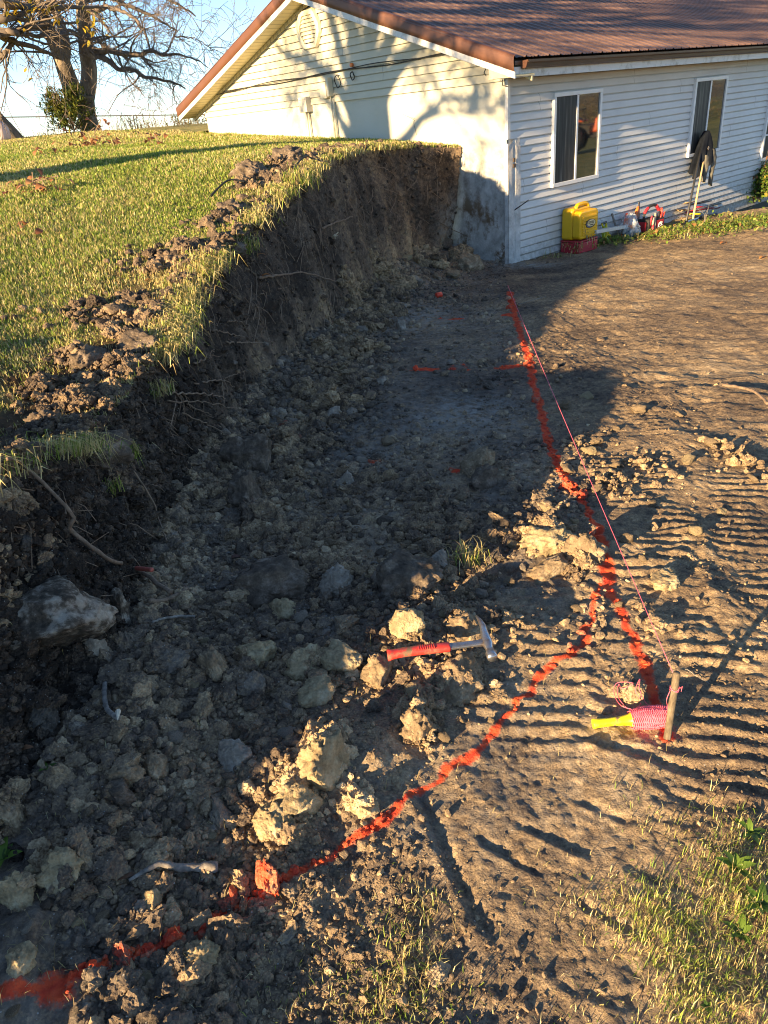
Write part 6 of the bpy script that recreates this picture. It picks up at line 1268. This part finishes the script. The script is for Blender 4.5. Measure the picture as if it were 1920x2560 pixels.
# two long handles against the wall under a jacket, and tools lying below
plain('handle_wood', (.62, .42, .20), .6, .15, 30); plain('handle_black', (.03, .03, .032), .5)
aS, zS = wall_pt(1492, 430, .45); aT, zT = wall_pt(1528, 292, .10)
zg = float(floor_h(*HW(aS, -.5, 0)[:2]))
for nm, mat, dx0, dy0, dx1, lab in [("shovel", 'handle_black', 1490, 430, 1518, "long black handled shovel leaning under the jacket"), ("rake", 'handle_wood', 1503, 430, 1527, "pale wooden handled rake leaning under the jacket")]:
    pa_ = wall_pt(dx0, dy0, .50); pb_ = wall_pt(dx1, 305, .12); A_ = HW(pa_[0], -.50, min(pa_[1], zg + .25)); B_ = HW(pb_[0], -.12, pb_[1]); A_ = A_ + (A_ - B_).normalized() * max(0, (A_.z - zg - .10) / max(.2, (B_.z - A_.z)) * (B_ - A_).length)
    g = tag(empty(nm, A_), lab, nm); mb = MB(); mb.tube([Vector((0, 0, 0)), (B_ - A_) * .5, B_ - A_], .019, 8); mb.build("shaft", M[mat], g, smooth=True)
    ax = (B_ - A_).normalized(); s_ = Vector((SD[0], SD[1], 0)); q_ = ax.cross(s_).normalized(); mb = MB()
    if nm == "shovel":
        vs = []
        for t, hw in ((.02, .02), (-.03, .09), (-.18, .10), (-.27, .06), (-.31, .008)):
            for j in (-1, -.5, 0, .5, 1): vs.append(ax * t + s_ * hw * j + q_ * (.03 * (1 - j * j)))
        mb.add(vs, [(i * 5 + j, i * 5 + j + 1, (i + 1) * 5 + j + 1, (i + 1) * 5 + j) for i in range(4) for j in range(4)]); o = mb.build("blade", M['steel'], g, smooth=True)
    else:
        mb.box(ax * -.01, (.36, .03, .03), Matrix((s_, q_, ax)).transposed())
        for i in range(12): mb.tube([ax * -.01 + s_ * (-.165 + i * .03), ax * -.07 + s_ * (-.165 + i * .03)], .005, 4)
        mb.build("rake_head", M['steel'], g)
# jacket: navy cloth, grey towards the right side, hem and sleeves
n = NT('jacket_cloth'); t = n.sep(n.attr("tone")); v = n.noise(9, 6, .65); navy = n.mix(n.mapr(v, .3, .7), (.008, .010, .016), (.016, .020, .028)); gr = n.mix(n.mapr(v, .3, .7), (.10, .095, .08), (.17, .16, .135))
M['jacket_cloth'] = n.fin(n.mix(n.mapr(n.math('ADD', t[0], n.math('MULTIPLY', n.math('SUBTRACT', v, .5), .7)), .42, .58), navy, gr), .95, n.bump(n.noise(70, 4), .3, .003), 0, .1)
pj = wall_pt(1526, 283, .14); J = HW(pj[0], -.14, pj[1]); jk = tag(empty("jacket", J, HA), "navy and grey jacket hung over two tool handles by the second window", "jacket")
nT, nA = 26, 48; vs = []; tc = []
for i in range(nT):
    t = i / (nT - 1)
    for k in range(nA):
        a = 2 * math.pi * k / nA; front = -math.sin(a)
        rx = .03 + .20 * t ** .75; ry = .03 + .105 * t ** .6
        fold = 1 + (.16 * math.sin(5 * a + 1.2 + 1.5 * t) + .10 * math.sin(9 * a + 4 * t)) * min(1, t * 2.2)
        hem = .56 + .06 * math.sin(a * 2 + 1) + .10 * math.cos(a) * -1
        x = 1.3 * rx * fold * math.cos(a) - .05 * t; y = max(-.22, ry * fold * math.sin(a) - .02 * t); y = min(y, .085)
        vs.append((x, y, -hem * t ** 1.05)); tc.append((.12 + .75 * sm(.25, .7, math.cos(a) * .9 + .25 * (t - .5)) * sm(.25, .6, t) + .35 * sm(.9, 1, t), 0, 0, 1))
fs_ = np.array([(i * nA + k, i * nA + (k + 1) % nA, (i + 1) * nA + (k + 1) % nA, (i + 1) * nA + k) for i in range(nT - 1) for k in range(nA)])
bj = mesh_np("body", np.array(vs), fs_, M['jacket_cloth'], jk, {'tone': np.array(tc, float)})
so = bj.modifiers.new("thick", 'SOLIDIFY'); so.thickness = .008
for pts, r0, sd0 in [([(.05, -.13, -.28), (.09, -.15, -.45), (.07, -.15, -.65), (.08, -.14, -.86)], .062, 1), ([(-.10, -.10, -.36), (-.12, -.13, -.52), (-.14, -.13, -.66), (-.15, -.12, -.78)], .066, 2)]:
    Q = smooth_path([Vector(p) for p in pts], 24); vs = []; nA2 = 16
    for i, c in enumerate(Q):
        t = i / (len(Q) - 1)
        for k in range(nA2):
            a = 2 * math.pi * k / nA2; rr_ = r0 * (1 - .18 * t) * (1 + .13 * math.sin(3 * a + t * 9 + sd0) + .10 * math.sin(t * 34 + a * 2)); vs.append((c.x + rr_ * math.cos(a), c.y + rr_ * .55 * math.sin(a), c.z - (.03 * math.cos(a) if i == len(Q) - 1 else 0)))
    fs_ = np.array([(i * nA2 + k, i * nA2 + (k + 1) % nA2, (i + 1) * nA2 + (k + 1) % nA2, (i + 1) * nA2 + k) for i in range(len(Q) - 1) for k in range(nA2)])
    mesh_np("sleeve", np.array(vs), fs_, M['jacket_cloth'], jk, {'tone': np.tile([[.9, 0, 0, 1]], (len(vs), 1))})
mb = MB(); mb.box((-.085, -.115, -.26), (.045, .004, .045), Matrix.Rotation(R(45), 3, 'Y')); mb.build("patch", M['tan_leather'], jk)
# long tools lying in a heap
plain('blade_rust', (.26, .19, .11), .7, .25, 20); plain('loppers_red', (.42, .03, .05), .5)
zl = lambda a, o: float(floor_h(*HW(a, -o, 0)[:2]))
def lying(name, lab, cat, A, B, mat, r_, blade=None, dz=.05):
    pA, pB = hit(*A)[0], hit(*B)[0]; A_, B_ = pA + Vector((0, 0, dz)), pB + Vector((0, 0, dz)); g = tag(empty(name, A_), lab, cat); mb = MB(); mb.tube([Vector((0, 0, 0)), (B_ - A_) * .5 + Vector((0, 0, .015)), B_ - A_], r_, 7); mb.build("shaft", M[mat], g, smooth=True)
    ax = (B_ - A_).normalized(); s_ = Vector((0, 0, 1)).cross(ax).normalized(); u_ = ax.cross(s_)
    if blade:
        mb = MB(); vs = []; w_, l_ = blade
        for t, k in ((.03, .25), (-.04, .8), (-.5 * l_, 1), (-.85 * l_, .8), (-l_, .3 if name == 'shovel' else .9)):
            for j in (-1, -.4, .4, 1): vs.append(ax * t + s_ * w_ * k * j + u_ * (.02 + .03 * j * j))
        mb.add(vs, [(i * 4 + j, i * 4 + j + 1, (i + 1) * 4 + j + 1, (i + 1) * 4 + j) for i in range(4) for j in range(3)]); o = mb.build("blade", M['blade_rust'], g, smooth=True); q = o.modifiers.new("t", 'SOLIDIFY'); q.thickness = .006
    return g
lying("shovel", "rusty square shovel lying on top of the tool heap", "shovel", (1490, 459), (1566, 449), 'handle_black', .019, (.13, .30), .14)
lying("shovel", "rusty round shovel lying below the square shovel", "shovel", (1482, 470), (1552, 459), 'loppers_red', .018, (.11, .30), .09)
lying("shovel", "grey bladed spade nearest the grass in the tool heap", "shovel", (1500, 480), (1548, 470), 'handle_black', .02, (.08, .28), .05)
lying("fork", "thin tool shaft with grey collar lying across the heap", "fork", (1500, 468), (1560, 452), 'galvanised', .014, None, .11)
g = lying("loppers", "red handled loppers lying at the right of the tool heap", "loppers", (1498, 463), (1546, 461), 'loppers_red', .016, None, .12)
mb = MB(); mb.box((-.03, 0, .0), (.10, .03, .05)); mb.build("blade", M['steel'], g, bevel=.01)
lying("yellow_level", "thin yellow edged level lying under the shovels", "level", (1480, 473), (1512, 470), 'reel_frame_yellow', .016, None, .06)
# leafy shrub at the right edge
shb = hit(1628, 438)[0]; sh = tag(empty("shrub", shb), "leafy green shrub with yellowing leaves at the right edge by the wall", "shrub"); mb = MB(); mbs = MB(); rg = np.random.default_rng(5)
for q in range(52):
    a = rg.uniform(0, 6.28); sp = rg.uniform(.15, .85); tp_ = Vector((math.cos(a) * sp * .75, math.sin(a) * sp * .6, rg.uniform(.25, .95) * (1.05 - .45 * sp))); m1 = tp_ * .55 + Vector((0, 0, .12)); mbs.tube([Vector((0, 0, 0)), m1, tp_], [.010, .007, .003], 4)
    for k in range(30):
        t = rg.uniform(.3, 1); c = (m1 * 2 * t * (1 - t) + tp_ * t * t) + Vector(rg.normal(0, .055, 3)); leaf_mesh(mb, c, (rg.normal(0, 1), rg.normal(0, 1), rg.normal(-.1, .6)), (rg.normal(0, .4), rg.normal(0, .4), 1), rg.uniform(.05, .10), rg.uniform(.035, .07), [(.09, .17, .035), (.14, .24, .045), (.22, .30, .05), (.40, .34, .06), (.07, .12, .03), (.30, .14, .06)][int(rg.choice(6, p=[.28, .25, .2, .1, .12, .05]))], .3)
for q in range(14): mbs.tube([Vector((.1, 0, .2)), Vector((rg.uniform(-.1, .5), rg.uniform(-.2, .2), rg.uniform(.8, 1.35)))], [.006, .003], 3)
mb.build("foliage", M['leaf'], sh, smooth=True, col=True); mbs.build("stems", M['twig_bark'], sh)
# creeping green weeds and dry litter along the wall side
mb = MB()
for q in range(5200):
    dx = rg.uniform(1290, 1670); dy = rg.normal(0, 9) + np.interp(dx, [1290, 1400, 1500, 1670], [519, 505, 496, 480]); dn = sm(-.2, .2, fbm(np.array([dx * .03, dy * .05, 0]), 2, 161))
    if rg.random() > .25 + .75 * dn: continue
    p = hit(dx, dy)[0]
    if (p[0] - CX) * SD[1] - (p[1] - CY) * SD[0] < .12: continue
    k = rg.uniform(.03, .075); c = [(.20, .30, .05), (.30, .38, .08), (.14, .22, .04), (.45, .38, .15), (.40, .20, .08)][int(rg.choice(5, p=[.33, .27, .18, .14, .08]))]
    leaf_mesh(mb, Vector(p) + Vector((0, 0, rg.uniform(.005, .07))), (rg.normal(0, 1), rg.normal(0, 1), rg.uniform(-.2, .8)), (0, 0, 1), k, k * .6, c, .3)
tag(mb.build("creeping_weeds", M['leaf'], smooth=True, col=True), "low green creeping weeds and dry leaves between dirt and tools", None, None, 'stuff')
parts = []; r = np.random.default_rng(44)
for q in range(90):
    dx = r.uniform(1180, 1665); dy = np.interp(dx, [1180, 1290, 1400, 1500, 1670], [550, 524, 508, 498, 478]) + r.normal(0, 9); p = np.array(hit(dx, dy)[0]); n_ = 14
    if (p[0] - CX) * SD[1] - (p[1] - CY) * SD[0] < .08: continue
    P = p + np.c_[r.normal(0, .08, n_), r.normal(0, .08, n_), np.zeros(n_)]; parts.append(blades(P, r.uniform(.04, .13, n_), np.full(n_, .009), gcols(n_, .55, r), r, .9))
grass("verge_grass", "dry grass stems along the foot of the side wall", parts)
for lab, dx, dy, hgt in [("bare dry stalk standing before the tape reel", 1300, 508, .26), ("dry stalk standing at the plank's end by the red case", 1268, 520, .2), ("two bare stalks growing on the lawn edge by the gable", 900, 292, .3), ("thin dry stalk growing by the tool heap", 1520, 490, .3)]:
    p, _ = hit(dx, dy); mb = MB()
    for q in range(3): mb.tube([Vector(p), Vector(p) + Vector((random.gauss(0, .05), random.gauss(0, .03), hgt * .6)), Vector(p) + Vector((random.gauss(-.05, .09), random.gauss(0, .05), hgt * random.uniform(.8, 1.1)))], [.004, .0035, .002], 4)
    tag(mb.build("dry_stalk", M['bark_pale']), lab, "stalk")

# ------------------------------------------------------------------ what stands across the yard and is mirrored in the panes
def yard(a, b, z=0.0): return HW(a, b, z)
n = NT('yard_grass'); M['yard_grass'] = n.fin(n.ramp(n.math('ADD', n.noise(2, 6, .6), n.math('MULTIPLY', n.noise(40, 4), .4)), [(.4, (.05, .07, .02)), (.7, (.16, .18, .05)), (.9, (.28, .25, .09))]), .95)
ga, gb = np.linspace(10.2, 48, 60), np.linspace(-46, -1.2, 60); A_, B_ = np.meshgrid(ga, gb, indexing='ij')
Z_ = -.42 + .05 * fbm(P3(A_ * .5, B_ * .5), 3, 181) + .9 * sm(24, 40, A_)
tag(mesh_np("yard", np.stack([CX + SD[0] * A_ + GD[0] * B_, CY + SD[1] * A_ + GD[1] * B_, Z_], -1).reshape(-1, 3), grid_faces(60, 60), M['yard_grass']), "grassy yard out on the far side of the dug ground", "yard", kind='structure')
tr = tag(empty("compact_tractor", yard(17.5, -10.6, -.40), HA + R(65)), "orange and black compact tractor parked across the yard", "tractor")
plain('tractor_orange', (.80, .13, .02), .35, .06, 8)
mb = MB(); mb.box((.75, 0, .95), (1.1, .62, .50), None, .86); mb.build("hood", M['tractor_orange'], tr, bevel=.07, seg=3)
mb = MB(); mb.box((-.45, 0, .80), (1.2, .75, .35)); mb.box((.6, 0, .6), (1.3, .4, .25)); mb.build("chassis", M['black_plastic'], tr, bevel=.03)
mb = MB(); mb.box((-.50, 0, 1.12), (.50, .5, .14)); mb.box((-.74, 0, 1.38), (.12, .48, .5)); mb.build("seat", M['black_plastic'], tr, bevel=.04)
for x, y, rr_ in ((.95, -.50, .32), (.95, .50, .32), (-.62, -.58, .52), (-.62, .58, .52)):
    MM = Matrix.Translation((x, y, rr_)) @ Matrix.Rotation(R(90), 4, 'X'); mb = MB(); mb.lathe([(rr_ * .55, -.13), (rr_ * .92, -.14), (rr_, -.08), (rr_, .08), (rr_ * .92, .14), (rr_ * .55, .13)], 24, MM); w_ = mb.build("wheel", M['black_plastic'], tr, smooth=True)
    mb = MB(); mb.lathe([(.04, -.10), (rr_ * .54, -.10), (rr_ * .54, .10), (.04, .10)], 18, MM); mb.build("rim", M['tractor_orange'], w_, smooth=True)
for sg_ in (-1, 1):
    mb = MB(); mb.tube([(-.95, .38 * sg_, .9), (-.95, .38 * sg_, 2.1)], .035, 6); mb.build("roll_bar", M['black_plastic'], tr)
    mb = MB(); mb.box((-.62, .58 * sg_, 1.10), (1.0, .30, .05)); mb.build("fender", M['tractor_orange'], tr, bevel=.02)
mb = MB(); mb.tube([(-.10, 0, 1.1), (-.22, 0, 1.42)], .02, 6); mb.lathe([(.15, 0), (.19, .02), (.15, .04)], 18, Matrix.Translation((-.24, 0, 1.42))); mb.build("steering_wheel", M['black_plastic'], tr, smooth=True)
rg = np.random.default_rng(66)
for q, (a, b) in enumerate([(27, -14), (29, -17.5), (31, -20), (26, -18), (33, -16), (30, -12.5), (35, -22), (38, -12), (39, -9)]):
    g = tag(empty("brush", yard(a, b, -.45)), "tangled bare brush growing along the far side of the yard", "brush", "brush across the yard"); mb = MB(); mb2 = MB()
    for k in range(9): grow(mb, (rg.normal(0, .4), rg.normal(0, .4), 0), (rg.normal(0, .5), rg.normal(0, .5), 1), rg.uniform(1.4, 2.6), .035, 2, rg, .05, 3, None, .009)
    mb.build("stems", M['twig_bark'], g)
    for k in range(260): leaf_mesh(mb2, Vector((rg.normal(0, .9), rg.normal(0, .9), abs(rg.normal(.7, .6)))), rg.normal(0, 1, 3), (0, 0, 1), .12, .06, [(.30, .24, .10), (.22, .20, .07), (.40, .30, .14)][int(rg.integers(0, 3))], .3)
    mb2.build("foliage", M['leaf'], g, col=True)
